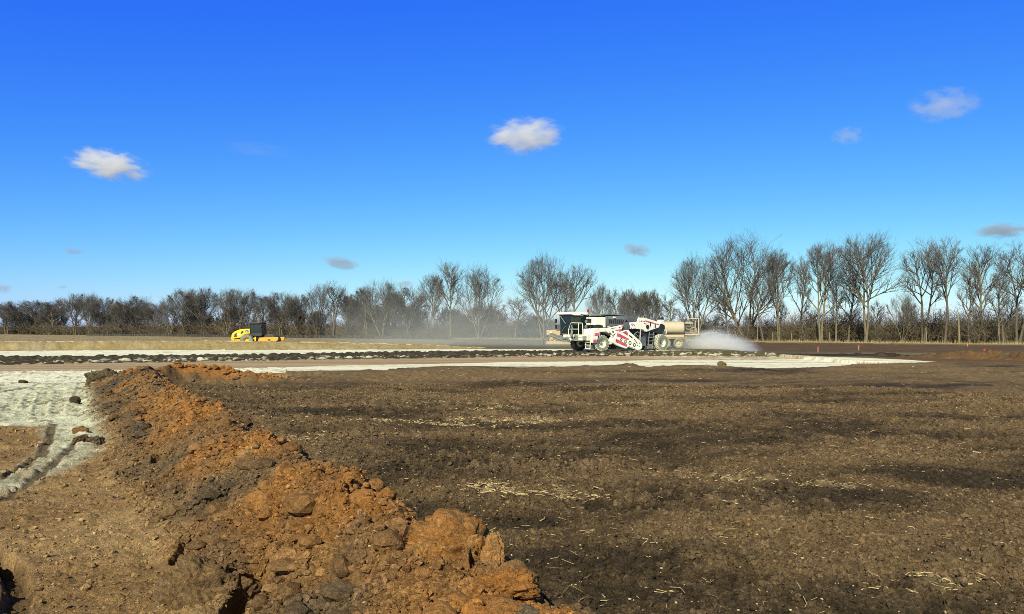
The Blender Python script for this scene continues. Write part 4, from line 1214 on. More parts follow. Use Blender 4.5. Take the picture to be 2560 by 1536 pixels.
# platform railing
b = MB()
b.tube([(1.60, -.92, 1.38), (1.62, -.86, 1.9), (1.62, -.62, 2.36), (1.62, -.5, 2.40), (1.62, .80, 2.37), (1.62, .88, 2.28), (1.6, .88, 1.38)], .030, 8)
b.tube([(1.62, .36, 2.38), (1.62, .38, 1.38)], .03, 8); b.tube([(1.62, -.75, 1.86), (1.62, .37, 1.86)], .028, 8); b.build('railing', 'white', rec, 0, True)
# mast with lamps and tools between cab and hood
b = MB(); b.tube([(1.15, .98, 1.3), (1.05, .95, 2.9)], .03, 6); b.tube([(1.05, 1.15, 1.4), (1.0, 1.15, 2.45)], .025, 6); b.box((.95, .8, 2.38), (1.2, 1.25, 2.74)); b.tube([(1.1, 1.25, 2.2), (1.02, 1.2, 1.0)], .04, 8); b.box((1.2, 1.08, .92), (1.3, 1.38, 1.2))
b.build('mast', 'black', rec, .02)
b = MB(); b.tube([(1.2, .9, 2.5), (1.28, .9, 2.5)], .14, 14); b.tube([(1.2, .86, 2.08), (1.28, .86, 2.08)], .12, 14); b.build('work_lamp', 'mid_grey', rec, 0, True)
# white tank behind the cab, air cleaner, roof cover
b = MB(); b.box((-.95, -.2, 2.2), (.22, 1.0, 2.88)); b.build('water_tank', 'white', rec, .06)
b = MB(); b.tube([(-.62, 1.1, 2.02), (-.62, 1.1, 2.86)], .18, 14); b.tube([(-.92, .98, 2.1), (-.92, .98, 2.82)], .16, 14); b.build('air_cleaner', 'cream', rec, 0, True)
b = MB(); b.prism([(-.4, 3.18), (-1.2, 3.20), (-3.6, 3.10), (-3.6, 3.05), (-1.2, 3.1), (-.4, 3.06)], -1.2, 1.0); b.build('roof_cover', 'mid_grey', rec, .01)
b = MB()
for (x, y) in ((-.6, .9), (-.6, -1.1)): b.tube([(x, y, 2.1), (x, y, 3.1)], .04, 6)
b.box((-.9, -1.1, 1.7), (.4, 1.2, 2.18)); b.build('engine_frame', 'black', rec)
# louvred grey hood
b = MB(); b.prism([(-.56, 2.12), (-.66, 2.46), (-1.06, 3.0), (-3.25, 3.02), (-3.3, 2.7), (-3.02, 2.2)], -1.2, 1.18)
hood = b.build('engine_hood', 'grey_panel', rec, .03)
b = MB(); b.prism([(-1.04, 2.72), (-1.1, 2.98), (-3.22, 2.99), (-3.26, 2.74)], 1.18, 1.20); b.build('hood_panel', 'mid_grey', hood)
b = MB()
for i in range(8):
    x = -1.15 - i * .235; b.prism([(x, 2.36), (x - .06, 2.66), (x - .18, 2.66), (x - .13, 2.36)], 1.18, 1.215)
b.build('louvre', 'black', hood)
b = MB(); b.box((-1.62, 1.2, 2.8), (-1.85, 1.32, 2.94)); b.build('hood_lamp', 'white', hood, .02)
b = MB(); b.prism([(-3.27, 3.0), (-4.78, 3.02), (-4.58, 2.50), (-3.55, 2.46), (-3.3, 2.68)], -1.2, 1.2); b.build('engine_hood', 'grey_panel', rec, .02)
b = MB(); b.prism([(-3.0, 2.50), (-3.53, 2.46), (-3.72, 2.09), (-3.58, 1.78), (-2.78, 1.78), (-2.62, 2.0)], .6, 1.26); b.build('side_guard', 'grey_panel', rec, .02)
# white rear hood
hp = [(-3.56, 2.44), (-4.60, 2.50), (-4.82, 2.90), (-5.70, 2.87), (-7.10, 2.60), (-7.70, 2.42), (-7.68, 2.26), (-7.50, 1.98), (-5.95, 1.62), (-5.70, 1.66), (-5.48, 1.82), (-5.1, 1.87), (-3.62, 1.88), (-3.74, 2.09)]
rh = MB().prism(hp, -1.2, 1.2).build('rear_hood', 'white', rec, .03)
b = MB(); b.prism([(-5.72, 2.66), (-7.55, 2.30), (-7.55, 2.22), (-5.72, 2.53)], 1.2, 1.215); b.build('hood_stripe', 'red', rh)
b = MB(); b.prism(disc(-5.0, 2.58, .05, 10), 1.2, 1.215); b.prism([(-5.14, 2.53), (-5.30, 2.53), (-5.30, 2.62), (-5.14, 2.62)], 1.2, 1.215); b.prism([(-5.37, 2.55), (-5.48, 2.54), (-5.48, 2.61), (-5.37, 2.62)], 1.2, 1.215); b.prism([(-5.54, 2.54), (-5.64, 2.53), (-5.64, 2.60), (-5.54, 2.61)], 1.2, 1.215); b.build('lettering', 'redlens', rh)
b = MB()
for i, (x, z) in enumerate([(-3.95, 2.26), (-4.08, 2.18), (-4.02, 2.32), (-4.2, 2.28), (-4.32, 2.2)]): b.prism(disc(x, z, .05, 8), 1.2, 1.212)
for x in (-3.85, -4.2, -4.4): b.prism([(x, 1.92), (x - .12, 1.92), (x - .1, 1.99), (x - .02, 1.98)], 1.2, 1.212)
b.build('decal', 'purple', rh)
b = MB(); b.prism(disc(-5.98, 2.07, .19, 18), 1.2, 1.26); b.build('side_port', 'black', rh)
b = MB()
for (x, z0, z1) in ((-6.3, 2.12, 2.5), (-6.95, 2.0, 2.3)): b.box((x, 1.2, z0), (x - .09, 1.25, z1))
b.prism([(-5.55, 2.40), (-5.85, 2.34), (-5.85, 2.28), (-5.55, 2.34)], 1.2, 1.212); b.build('latch', 'black', rh)
b = MB()
for x in (-6.15, -6.7): b.tube([(x, 1.0, 2.3), (x, 1.0, 3.0)], .018, 6)
b.tube([(-5.75, .3, 2.85), (-5.75, .3, 3.02)], .09, 10); b.build('vent_pipe', 'mid_grey', rec)
# white side shield with red flashes, arm with stripes and emblems
sp_ = MB().prism([(-.92, 1.70), (-1.06, 1.98), (-2.74, 2.24), (-2.56, 2.02), (-2.40, 1.72), (-1.34, 1.36)], .7, 1.45).build('side_shield', 'white', rec, .02)
MB().prism([(-1.63, 1.78), (-2.51, 1.88), (-2.40, 1.69), (-1.85, 1.68)], 1.45, 1.462).build('shield_stripe', 'red', sp_)
MB().prism([(-2.36, 2.16), (-2.72, 2.22), (-2.68, 2.10), (-2.42, 2.09)], 1.45, 1.462).build('shield_stripe', 'red', sp_)
b = MB(); b.prism([(-1.30, 1.72), (-1.46, 1.72), (-1.5, 1.54), (-1.34, 1.52)], 1.45, 1.462); b.prism([(-1.16, 1.92), (-1.7, 2.0), (-1.7, 1.96), (-1.16, 1.88)], 1.45, 1.462); b.prism([(-2.1, 2.02), (-2.3, 2.05), (-2.28, 1.95), (-2.1, 1.94)], 1.45, 1.462); b.build('shield_marking', 'emblem_navy', sp_)
ap = [(-1.10, .72), (-1.19, .97), (-1.45, 1.2), (-1.78, 1.51), (-2.78, 1.77), (-3.12, 1.77), (-3.34, 1.59), (-4.6, .79), (-4.84, .49), (-4.82, .22), (-4.66, .08), (-4.25, .04), (-4.02, .09), (-3.08, .35), (-2.85, .17), (-1.67, .47)]
arm = MB().prism(ap, 1.43, 1.66).build('rotor_arm', 'white', rec, .03)
for q in ([(-2.31, 1.60), (-2.80, 1.70), (-3.02, 1.50), (-2.95, 1.30)], [(-1.66, 1.50), (-1.89, 1.49), (-3.14, 1.02), (-3.02, .90), (-1.60, 1.27)], [(-1.54, 1.03), (-2.91, .54), (-2.92, .38), (-2.78, .33), (-1.48, .77)]):
    MB().prism(q, 1.66, 1.672).build('arm_stripe', 'red', arm)
for (x, z), rr_, mt in zip(((-2.18, .96), (-2.70, .79), (-3.25, .66), (-3.80, .48)), (.13, .16, .18, .17), ('emblem_navy', 'emblem_green', 'emblem_green', 'emblem_navy')):
    e = MB().prism(disc(x, z, rr_), 1.672, 1.682).build('emblem', mt, arm)
    MB().prism(disc(x, z, rr_ * .55, 14), 1.682, 1.689).build('emblem_centre', 'emblem_pale', e)
b = MB(); b.prism([(-3.72, 1.0), (-3.80, 1.02), (-4.22, .63), (-4.16, .57)], 1.66, 1.67); b.prism([(-3.12, 1.38), (-3.5, 1.22), (-3.63, 1.08), (-3.5, 1.06), (-3.16, 1.26)], 1.66, 1.67); b.build('slot', 'black', arm)
b = MB()
for (x, z) in ((-4.5, .62), (-4.42, .36), (-4.2, .42)): b.prism([(x - .07, z - .05), (x + .07, z - .05), (x, z + .09)], 1.66, 1.67)
for i in range(4): b.prism([(-3.15 - i * .2, .40 - i * .062), (-3.28 - i * .2, .36 - i * .062), (-3.28 - i * .2, .32 - i * .062), (-3.15 - i * .2, .36 - i * .062)], 1.66, 1.67)
b.build('marking', 'emblem_navy', arm)
b = MB(); b.tube([(-1.6, 1.3, 1.55), (-1.2, 1.3, 1.0), (-.95, 1.4, .75)], .13, 10); b.prism([(-1.0, .55), (-1.0, .85), (-1.5, 1.0), (-1.5, .6)], 1.2, 1.5); b.build('arm_pivot', 'cream', rec, .02)
b = MB(); b.prism([(-3.3, 1.72), (-2.7, 1.83), (-1.5, 1.45), (-1.3, 1.3), (-1.3, 1.2), (-1.5, 1.32), (-2.74, 1.74)], .9, 1.42); b.build('upper_link', 'black', rec)
b = MB(); b.tube([(-4.78, 1.5, 1.9), (-4.70, 1.5, .84)], .055, 10); b.build('lift_rod', 'steel', rec, 0, True)
b = MB(); b.tube([(-4.0, 1.2, .95), (-4.35, 1.2, 1.45), (-4.7, 1.2, 1.62), (-5.1, 1.1, 1.5)], .05, 8); b.tube([(-3.9, 1.15, 1.0), (-4.5, 1.15, 1.4), (-5.0, 1.05, 1.2)], .05, 8); b.tube([(-5.0, 1.2, 1.35), (-5.0, 1.2, .6)], .06, 8); b.build('hydraulic_hose', 'mid_grey', rec, 0, True)
b = MB(); b.box((-5.05, .7, .35), (-5.6, 1.38, 1.2)); b.build('tool_box', 'grey_panel', rec, .03)
# rear bracket, steps, beacon post, hitch
b = MB(); b.prism([(-5.93, 1.56), (-5.90, 1.66), (-7.48, 2.02), (-7.9, 2.36), (-8.26, 2.22), (-8.31, 1.96), (-8.19, 1.72), (-7.9, 1.46), (-7.5, 1.42), (-6.63, 1.62)], -1.22, 1.24); b.build('rear_bracket', 'black', rec, .02)
b = MB()
for (x0, x1) in ((-5.98, -5.72), (-6.55, -6.3)): b.tube([(x0, 1.45, 1.6), (x1, 1.5, .12)], .035, 6)
for i in range(5):
    z = .18 + i * .3; x = -5.72 - .26 * i / 5; b.box((x - .58, 1.38, z), (x, 1.56, z + .06))
b.build('ladder', 'mid_grey', rec)
b = MB(); b.prism([(-6.6, .5), (-6.9, .5), (-7.1, 1.5), (-6.6, 1.6)], .7, 1.1); b.tube([(-6.7, 1.2, .3), (-6.6, 1.2, 1.5)], .06, 8); b.build('rear_frame', 'black', rec)
b = MB(); b.box((-8.18, .4, 2.2), (-8.62, .85, 2.73)); pst = b.build('rear_post', 'white', rec, .03)
b = MB(); b.box((-8.2, .44, 2.73), (-8.6, .82, 2.94)); b.build('camera_box', 'black', pst, .02)
b = MB(); b.tube([(-8.74, .6, 2.40), (-8.74, .6, 2.56)], .06, 8); b.build('beacon_base', 'black', pst)
b = MB(); b.tube([(-8.74, .6, 2.56), (-8.74, .6, 2.78)], .10, 12, .07); b.build('beacon', 'amber', pst, 0, True)
b = MB(); b.box((-8.3, .3, 1.45), (-8.9, .95, 1.66)); b.tube([(-8.3, .6, 1.72), (-9.25, .6, 1.74)], .05, 8); b.tube([(-9.2, .6, 1.74), (-9.2, .6, 1.5)], .06, 8); b.build('rear_hitch', 'cream', rec, .02)

# ------------------------------------------------------------------ yellow single drum roller (local x to the right)
rol = empty('drum_roller', (-30.73, 97.0, .06), R(-4), 'yellow single drum soil roller with black glass cab parked behind the embankment', 'road roller')
zx = lambda x: (x - 1175) * .004294
zz = lambda y: 4.255 - y * .004294
Pz = lambda pts: [(zx(x), zz(y)) for x, y in pts]
hd = MB().prism(Pz([(488, 790), (500, 735), (515, 640), (535, 600), (600, 550), (720, 503), (830, 480), (1035, 475), (1040, 608), (960, 615), (880, 632), (820, 670), (775, 718), (720, 738), (560, 745)]), -.85, .85).build('hood', 'yellow', rol, .05)
MB().prism(Pz([(600, 620), (662, 590), (662, 705), (585, 705)]), -.862, .862).build('grille', 'black', hd)
MB().prism(Pz([(780, 560), (855, 530), (850, 590), (780, 625)]), -.862, .862).build('grille', 'black', hd)
MB().prism(Pz([(895, 515), (1010, 510), (1010, 575), (895, 572)]), -.862, .862).build('badge', 'black', hd)
text_part('CAT', 'lettering', 'white', hd, .26, (zx(952), -.868, zz(543)), (R(90), 0, 0))
MB().prism(Pz([(670, 612), (765, 612), (760, 652), (668, 652)]), -.864, .864).build('model_plate', 'white', hd)
MB().prism(Pz([(485, 740), (560, 745), (590, 745), (590, 815), (490, 815)]), -.8, .8).build('counterweight', 'yellow', rol, .03)
MB().prism(Pz([(590, 775), (780, 770), (790, 850), (600, 850)]), -.75, .75).build('frame', 'orange', rol, .03)
MB().prism(Pz([(560, 745), (780, 735), (1300, 680), (1380, 700), (1380, 840), (1120, 850), (800, 800), (600, 790)]), -.5, .5).build('chassis', 'black', rol, .02)
MB().tube([(zx(850), .2, zz(480)), (zx(845), .2, zz(400)), (zx(835), .2, zz(375))], .05, 8).build('exhaust', 'black', rol, 0, True)
for sy in (-1, 1):
    make_wheel(rol, 'wheel', zx(955), sy * .82, .80 - .02, .76, .5, .34, sy, 'tyre', 'tyre', 'yellow', 18, 0, 'yellow')
cb_ = MB()
for x in (1035, 1140, 1310, 1362):
    for sy in (-.7, .7): cb_.tube([(zx(x), sy, zz(660)), (zx(x + (0 if x < 1300 else -8)), sy, zz(325))], .04, 6)
cb_.prism(Pz([(1030, 600), (1372, 600), (1372, 660), (1300, 685), (1085, 680), (1040, 640)]), -.74, .74)
cab2 = cb_.build('cab', 'black', rol, .01)
MB().prism(Pz([(975, 322), (985, 312), (1040, 300), (1340, 300), (1352, 318), (1335, 330), (1000, 334)]), -.9, .9).build('roof', 'black', cab2, .02)
for a, c in ((1042, 1134), (1147, 1303), (1316, 1356)):
    for sy in (-.7, .7): MB().prism(Pz([(a, 600), (a, 330), (c, 330), (c, 600)]), sy - .006, sy + .006).build('window', 'glass_blue', cab2)
for xx in (1036, 1362): MB().box((zx(xx) - .006, -.66, zz(600)), (zx(xx) + .006, .66, zz(332))).build('window', 'glass_blue', cab2)
s_r = MB(); s_r.box((zx(1130), -.3, zz(600)), (zx(1230), .3, zz(540))); s_r.box((zx(1120), -.3, zz(580)), (zx(1145), .3, zz(430))); s_r.build('seat', 'black', cab2, .03)
MB().box((zx(1330), -.86, zz(440)), (zx(1358), -.76, zz(370))).build('mirror', 'black', cab2, .02)
MB().prism(Pz([(1300, 812), (1310, 760), (1335, 722), (1860, 712), (1872, 730), (1855, 795), (1800, 822), (1400, 830)]), .95, 1.12).build('drum_frame', 'orange', rol, .03)
MB().prism(Pz([(1300, 812), (1310, 760), (1335, 722), (1860, 712), (1872, 730), (1855, 795), (1800, 822), (1400, 830)]), -1.12, -.95).build('drum_frame', 'orange', rol, .03)
MB().prism(Pz([(1300, 812), (1310, 740), (1400, 725), (1400, 830)]), -.95, .95).build('drum_frame', 'orange', rol, .03)
MB().prism(Pz([(1565, 770), (1650, 768), (1650, 805), (1575, 805)]), -1.135, -1.12).build('drum_bearing', 'black', rol)
MB().lathe([(.02, -.9), (.62, -.9), (.66, -.93), (.795, -.94), (.80, -.92), (.80, .92), (.795, .94), (.66, .93), (.62, .9), (.02, .9)], zx(1590), .80, 56).build('drum', 'drum', rol, 0, True)
b = MB(); b.tube([(zx(1110), -.75, zz(735)), (zx(1160), -.78, zz(750)), (zx(1190), -.78, zz(810))], .05, 8); b.box((zx(1170), -.85, zz(820)), (zx(1210), -.65, zz(700))); b.build('step', 'yellow', rol, .01)
MB().prism(Pz([(1230, 700), (1400, 690), (1400, 800), (1230, 830)]), -.3, .3).build('articulation_joint', 'black', rol)

# ------------------------------------------------------------------ tan water truck behind the reclaimer (local x to the rear = right)
tk = empty('water_truck', (0, 80.6, float(hgt(15.5, 80.6)[0])), R(-3), 'dusty tan water truck with round tank spraying water behind the white reclaimer', 'water truck')
tk.location.x = 12.3
tb = MB()
prof = [(.0, 0)]
cyl = []
k = 28
def tank_section(x, s):
    return [(x, (math.copysign(abs(math.cos(a)) ** .75, math.cos(a))) * 1.18 * s, 2.02 + (math.copysign(abs(math.sin(a)) ** .75, math.sin(a))) * .66 * s) for a in [2 * math.pi * i / k for i in range(k)]]
secs = [(-1.6, .80), (-1.52, .95), (-1.35, 1.0), (4.62, 1.0), (4.76, .95), (4.82, .80)]
for x, s in secs: tb.v += tank_section(x, s)
for i in range(len(secs) - 1):
    for j in range(k): tb.f.append((i * k + j, i * k + (j + 1) % k, (i + 1) * k + (j + 1) % k, (i + 1) * k + j))
tb.f += [tuple(range(k)), tuple(range((len(secs) - 1) * k, len(secs) * k))]
tank = tb.build('tank', 'tan', tk, 0, True)
b = MB(); b.prism(disc(.9, 2.02, .16, 4), -1.21, -1.17); b.build('side_plate', 'tan_dark', tank)
b = MB(); b.tube([(1.2, 0, 2.62), (1.2, 0, 2.8)], .32, 18); b.build('hatch', 'tan_dark', tank)
b = MB(); b.box((-1.5, -1.22, 1.14), (4.7, -1.05, 1.36)); b.box((-1.5, 1.05, 1.14), (4.7, 1.22, 1.36)); b.build('side_rail', 'tan', tk, .02)
b = MB(); b.box((-4.2, -.5, .72), (5.7, -.3, 1.1)); b.box((-4.2, .3, .72), (5.7, .5, 1.1)); b.box((4.9, -1.0, .62), (5.0, 1.0, 1.2)); b.build('chassis', 'tan_dark', tk)
for x in (2.95, 4.2, -3.3):
    for sy in (-1, 1):
        make_wheel(tk, 'wheel', x, sy * 1.0, .5, .5, .3, .29, sy, 'tyre', 'tyre', 'tan', 0, 0, 'tan')
# pump bay and rear frame
b = MB(); b.box((4.82, -1.0, 1.30), (5.75, 1.0, 1.42)); b.box((4.82, -.95, 2.45), (5.65, .95, 2.56)); b.box((4.82, .86, 1.42), (5.65, .95, 2.45)); bay = b.build('pump_bay', 'tan', tk, .02)
b = MB(); b.tube([(4.9, -.92, 2.2), (5.65, -.92, 2.2)], .04, 8); b.tube([(4.9, -.92, 2.05), (5.1, -.92, 1.88), (5.4, -.92, 1.9), (5.5, -.92, 2.05)], .06, 8); b.tube([(4.82, -.9, 1.6), (5.75, -.9, 1.58)], .045, 8); b.build('pipe', 'tan_dark', bay, 0, True)
b = MB(); b.lathe([(.25, -.06), (.34, -.06), (.36, 0), (.34, .06), (.25, .06), (.25, -.06)], 5.72, 1.78, 28, -.85); b.tube([(5.5, -.85, 1.78), (5.95, -.85, 1.78)], .03, 6); b.build('hose_reel', 'tan_dark', bay, 0, True)
b = MB()
for sy in (-.92, .92): b.tube([(5.25, sy, 2.56), (5.32, sy, 2.92), (6.12, sy, 2.96), (6.17, sy, 2.9), (6.17, sy, 1.3)], .045, 8)
b.tube([(6.17, -.92, 2.92), (6.17, .92, 2.92)], .04, 8); b.tube([(6.17, -.92, 1.4), (6.17, .92, 1.4)], .06, 8); b.tube([(5.7, -.92, 1.36), (6.17, -.92, 1.36)], .05, 8); b.build('rear_rail', 'tan', tk, 0, True)
b = MB(); b.tube([(5.7, -.5, 1.2), (6.3, -.5, 1.35)], .08, 10); b.tube([(6.3, -.5, 1.35), (6.45, -.5, 1.42)], .14, 12, .05); b.tube([(5.7, .5, 1.2), (6.3, .5, 1.35)], .08, 10); b.tube([(6.3, .5, 1.35), (6.45, .5, 1.42)], .14, 12, .05); b.build('spray_nozzle', 'tan_dark', tk, 0, True)
tc_ = MB().prism([(-4.5, .7), (-4.5, 1.5), (-4.2, 2.2), (-3.9, 2.75), (-2.4, 2.75), (-2.2, 2.5), (-2.2, .8)], -1.1, 1.1).build('cab', 'tan', tk, .06)
for sy in (-1, 1): MB().prism([(-4.1, 1.75), (-3.85, 2.5), (-2.8, 2.5), (-2.8, 1.75)], sy * 1.10 - .01, sy * 1.10 + .01).build('window', 'glass', tc_)

# ------------------------------------------------------------------ orange crawler dozer left of the reclaimer, half hidden by its cab
dz = empty('bulldozer', (4.2, 108.0, float(hgt(6, 108)[0])), R(3), 'dusty orange crawler bulldozer with raised drive sprocket half hidden behind the white cab', 'bulldozer')
cx_ = lambda x: (x - 440) / 21.2 * .05376
cz_ = lambda y: (1125 - y) / 21.2 * .05376
Pd = lambda pts: [(cx_(x), cz_(y)) for x, y in pts]
MB().prism(Pd([(600, 600), (595, 350), (650, 325), (1000, 310), (1180, 380), (1500, 390), (2000, 400), (2000, 640), (1180, 600), (1000, 530), (820, 470), (740, 560), (640, 600)]), -.75, .75).build('body', 'dozer', dz, .04)
MB().prism(Pd([(765, 400), (870, 400), (870, 470), (765, 480)]), -.76, .76).build('label_plate', 'white', dz)
cbd = MB().prism(Pd([(1080, 350), (1080, 20), (1110, -10), (1600, -10), (1640, 20), (1640, 380)]), -.7, .7).build('cab', 'grey_panel', dz, .04)
MB().prism(Pd([(1130, 300), (1130, 40), (1580, 40), (1580, 300)]), -.71, .71).build('window', 'glass', cbd)
for sy in (-1, 1):
    y0, y1 = (sy * 1.2 - .28, sy * 1.2 + .28)
    outer = [(770, 560), (850, 580), (1500, 860), (1900, 900), (1980, 960), (1960, 1080), (1880, 1125), (560, 1125), (470, 1090), (440, 1010), (470, 930), (560, 810), (690, 610)]
    inner = [(770, 640), (840, 650), (1480, 920), (1860, 960), (1900, 1000), (1880, 1040), (1850, 1060), (580, 1060), (520, 1040), (510, 1000), (530, 960), (620, 850), (720, 680)]
    t = MB(); po = Pd(outer); pi = Pd(inner); n = len(po)
    vs_ = [(a, y0, z) for a, z in po] + [(a, y0, z) for a, z in pi] + [(a, y1, z) for a, z in po] + [(a, y1, z) for a, z in pi]
    fs_ = []
    for i in range(n):
        j = (i + 1) % n
        fs_ += [(i, j, n + j, n + i), (2 * n + i, 3 * n + i, 3 * n + j, 2 * n + j), (i, 2 * n + i, 2 * n + j, j), (n + i, n + j, 3 * n + j, 3 * n + i)]
    t.add(vs_, fs_)
    # grousers along the track shoe chain
    L_ = po + [po[0]]
    for (a, z), (c, e) in zip(L_[:-1], L_[1:]):
        ln = math.dist((a, z), (c, e)); m = max(1, int(ln / .2)); nx_, nz_ = -(e - z) / ln, (c - a) / ln
        for q in range(m):
            u = (q + .5) / m; px_, pz_ = a + (c - a) * u, z + (e - z) * u
            t.prism([(px_ - .02, pz_ - .02), (px_ + .02, pz_ + .02), (px_ + nx_ * .06 + .02, pz_ + nz_ * .06 + .02), (px_ + nx_ * .06 - .02, pz_ + nz_ * .06 - .02)], y0, y1)
    t.build('track', 'track', dz)
    MB().prism(Pd([(560, 1000), (640, 920), (800, 900), (1000, 850), (1100, 900), (1400, 920), (1800, 970), (1850, 1050), (600, 1060)]), sy * 1.2 - .2, sy * 1.2 + .2).build('track_frame', 'dozer', dz, .02)
    MB().lathe([(.02, -.16), (.2, -.16), (.26, -.12), (.34, -.1), (.34, .1), (.26, .12), (.2, .16), (.02, .16)], cx_(770), cz_(755), 24, sy * 1.2).build('sprocket', 'dozer', dz, 0, True)
MB().prism(Pd([(2000, 1100), (2060, 700), (2110, 700), (2080, 900), (2110, 1110)]), -1.7, 1.7).build('blade', 'track', dz, .02)
MB().tube([(cx_(1500), -1.0, .6), (cx_(2030), -1.0, .5)], .1, 8).build('push_arm', 'dozer', dz)
b = MB(); b.tube([(cx_(560), 0, .7), (cx_(380), 0, .7)], .12, 8); b.prism(Pd([(380, 700), (430, 700), (440, 1050), (400, 1100), (370, 1050)]), -.3, .3); b.build('ripper', 'track', dz)

# ------------------------------------------------------------------ silt fence, survey stakes, distant buildings
A_, B_ = np.array(gp(215, 840.0)), np.array(gp(1130, 850.5))
fn = empty('silt_fence', (float(A_[0]), float(A_[1]), 0), math.atan2(*(B_ - A_)[::-1]), 'long low black silt fence on pale stakes below the far tree belt', 'silt fence')
Ln = float(np.linalg.norm(B_ - A_)); ns = 96
fv = []; xs = np.linspace(0, Ln, ns * 3 + 1)
for i, x in enumerate(xs): fv += [(x, .04 * math.sin(i * 2.1), -.1), (x, .05 * math.sin(i * 2.1), .80 + .05 * math.sin(i * 2.1 + 1)), (x, .03 + .05 * math.sin(i * 2.1), .80 + .05 * math.sin(i * 2.1 + 1)), (x, .03 + .04 * math.sin(i * 2.1), -.1)]
m = MB(); m.v = fv
for i in range(len(xs) - 1):
    for j in range(4): m.f.append((i * 4 + j, i * 4 + (j + 1) % 4, i * 4 + 4 + (j + 1) % 4, i * 4 + 4 + j))
m.build('fabric', 'fabric', fn)
stk = MB().box((-.022, -.08, -.2), (.022, -.03, 1.02)).build('stake', 'deadwood', fn); stk.location.x = Ln / ns * .5
for i in range(1, ns):
    o = stk.copy(); C.objects.link(o); o.parent = fn; o.location.x = Ln / ns * (i + .5)


def survey(px, py_top, Y, h, lab, cloth=.22, tilt=0.0):
    X = (px - CX) / F * Y
    e = empty('survey_stake', (X, Y, float(hgt(X, Y)[0])), .3, lab, 'survey stake'); e.rotation_euler = (0, tilt, .3)
    MB().box((-.02, -.012, -.2), (.02, .012, h)).build('lath', 'lath', e)
    m = MB(); m.prism([(-.02, h - .02), (-.08, h - .05), (-.06, h - cloth * .5), (-.09, h - cloth * .8), (.08, h - cloth * .75), (.06, h - cloth * .4), (.08, h - .04), (.02, h)], -.022, .022); m.build('flagging', 'flag', e)


survey(2045, 868, 76, .55, 'red topped survey stake nearest the spray on the dark bank')
survey(2147, 866, 84, .55, 'red topped survey stake on the dark bank between its two neighbours', .2)
survey(2418, 862, 104, .6, 'red flag stake in the dry grass at right', .3)
survey(2461, 875, 68.5, .5, 'red and white stake on the churned soil nearest the right edge', .24)
e = empty('marker_flag', (*gp(303, 934, .45), .0), .2, 'small bright red marker stuck in the far shoulder of the mound', 'marker flag')
e.location.z = float(hgt(*gp(303, 934, .45))[0])
MB().tube([(0, 0, -.15), (-.03, 0, .16)], .012, 6).build('wire', 'steel', e)
MB().prism([(-.06, .06), (.02, .03), (-.01, .42), (-.09, .44)], -.02, .02).build('flagging', 'flag', e)


def house(name, X, Y, w_, d_, h_, rz, lab, roof_h, win=True):
    e = empty(name, (X, Y, 0), rz, lab, 'building')
    wl = MB().box((-w_ / 2, -d_ / 2, -.2), (w_ / 2, d_ / 2, h_)).build('wall', 'house', e)
    MB().prism([(-d_ / 2 - .35, h_), (0, h_ + roof_h), (d_ / 2 + .35, h_), (d_ / 2 + .35, h_ + .18), (0, h_ + roof_h + .2), (-d_ / 2 - .35, h_ + .18)], -w_ / 2 - .35, w_ / 2 + .35, 'x').build('roof', 'roof', e)
    for x in ((-w_ * .28, w_ * .28) if win else (0,)):
        f = MB().box((x - .55, -d_ / 2 - .03, h_ - 1.9), (x + .55, -d_ / 2 + .02, h_ - .6)).build('window', 'white', e)
        MB().box((x - .45, -d_ / 2 - .05, h_ - 1.8), (x + .45, -d_ / 2 - .03, h_ - .7)).build('pane', 'glass', f)


house('farm_house', -262, 455, 10.5, 7, 4.9, .1, 'pale house with a low roof glimpsed between the far left trees', 2.3)
house('farm_tower', -158, 425, 3.0, 3.0, 5.6, .2, 'narrow pale tower like building glimpsed between two far trees', 1.1, False)

# ------------------------------------------------------------------ clouds, dust, spray
CV, CF = ico(3)
VM = {'white': volmat('white cloud', (1, 1, 1), .05, 2.6, .24, .85, .2, detail=9, namp=4.2),
      'faint': volmat('thin cloud', (1, 1, 1), .012, 2.3, .25, .7, .2, detail=9, namp=4.5),
      'grey': volmat('grey cloud', (.52, .50, .56), .034, 2.0, .15, .7, .0, detail=7, namp=3.4)}  # grey scatter colour puts the shade into these clouds; sunlight leaves them bright
VM['wisp'] = volmat('wisp cloud', (1, 1, 1), .0016, 2.2, .25, .7, .2, detail=7)
cme = {k: mesh_np('cloud', CV, CF, VM[k]) for k in VM}


def cloud(px, py, wpx, hpx, kind, lab, D=1500.0, tilt=0.0):
    X = (px - CX) / F * D; Z = EZ - (py - HY) / F * D
    o = link('cloud', cme[kind]); o.location = (X, D, Z); o.rotation_euler = (0, tilt, 0)
    sx, sz = wpx / F * D / 2 * 1.2, hpx / F * D / 2 * 1.22
    o.scale = (sx, (sx + sz) / 2, sz)
    tag(o, lab, 'cloud')


cloud(272, 412, 190, 74, 'white', 'bright white cumulus cloud on the left side of the sky', tilt=.16)
cloud(1312, 340, 185, 84, 'white', 'bright white cumulus cloud high above the white machine', tilt=-.05)
cloud(2362, 262, 170, 78, 'faint', 'wispy pale cloud highest at the right')
cloud(2118, 340, 84, 46, 'faint', 'tiny wispy pale cloud left of the highest right one')
cloud(850, 658, 95, 34, 'grey', 'lens shaped purple grey cloud above the twin trunk tree', tilt=.14)
cloud(1592, 626, 74, 34, 'grey', 'small grey cloud left of the tall right hand trees', tilt=.2)
cloud(2505, 578, 130, 38, 'grey', 'flat grey cloud touching the right edge of the photo')
cloud(184, 629, 56, 16, 'grey', 'thin flat grey cloud low over the far left trees', tilt=.06)
cloud(8, 722, 44, 24, 'grey', 'grey cloud scrap cut by the left edge above the trees')
cloud(157, 718, 30, 9, 'grey', 'smallest grey cloud scrap just above the far left trees')
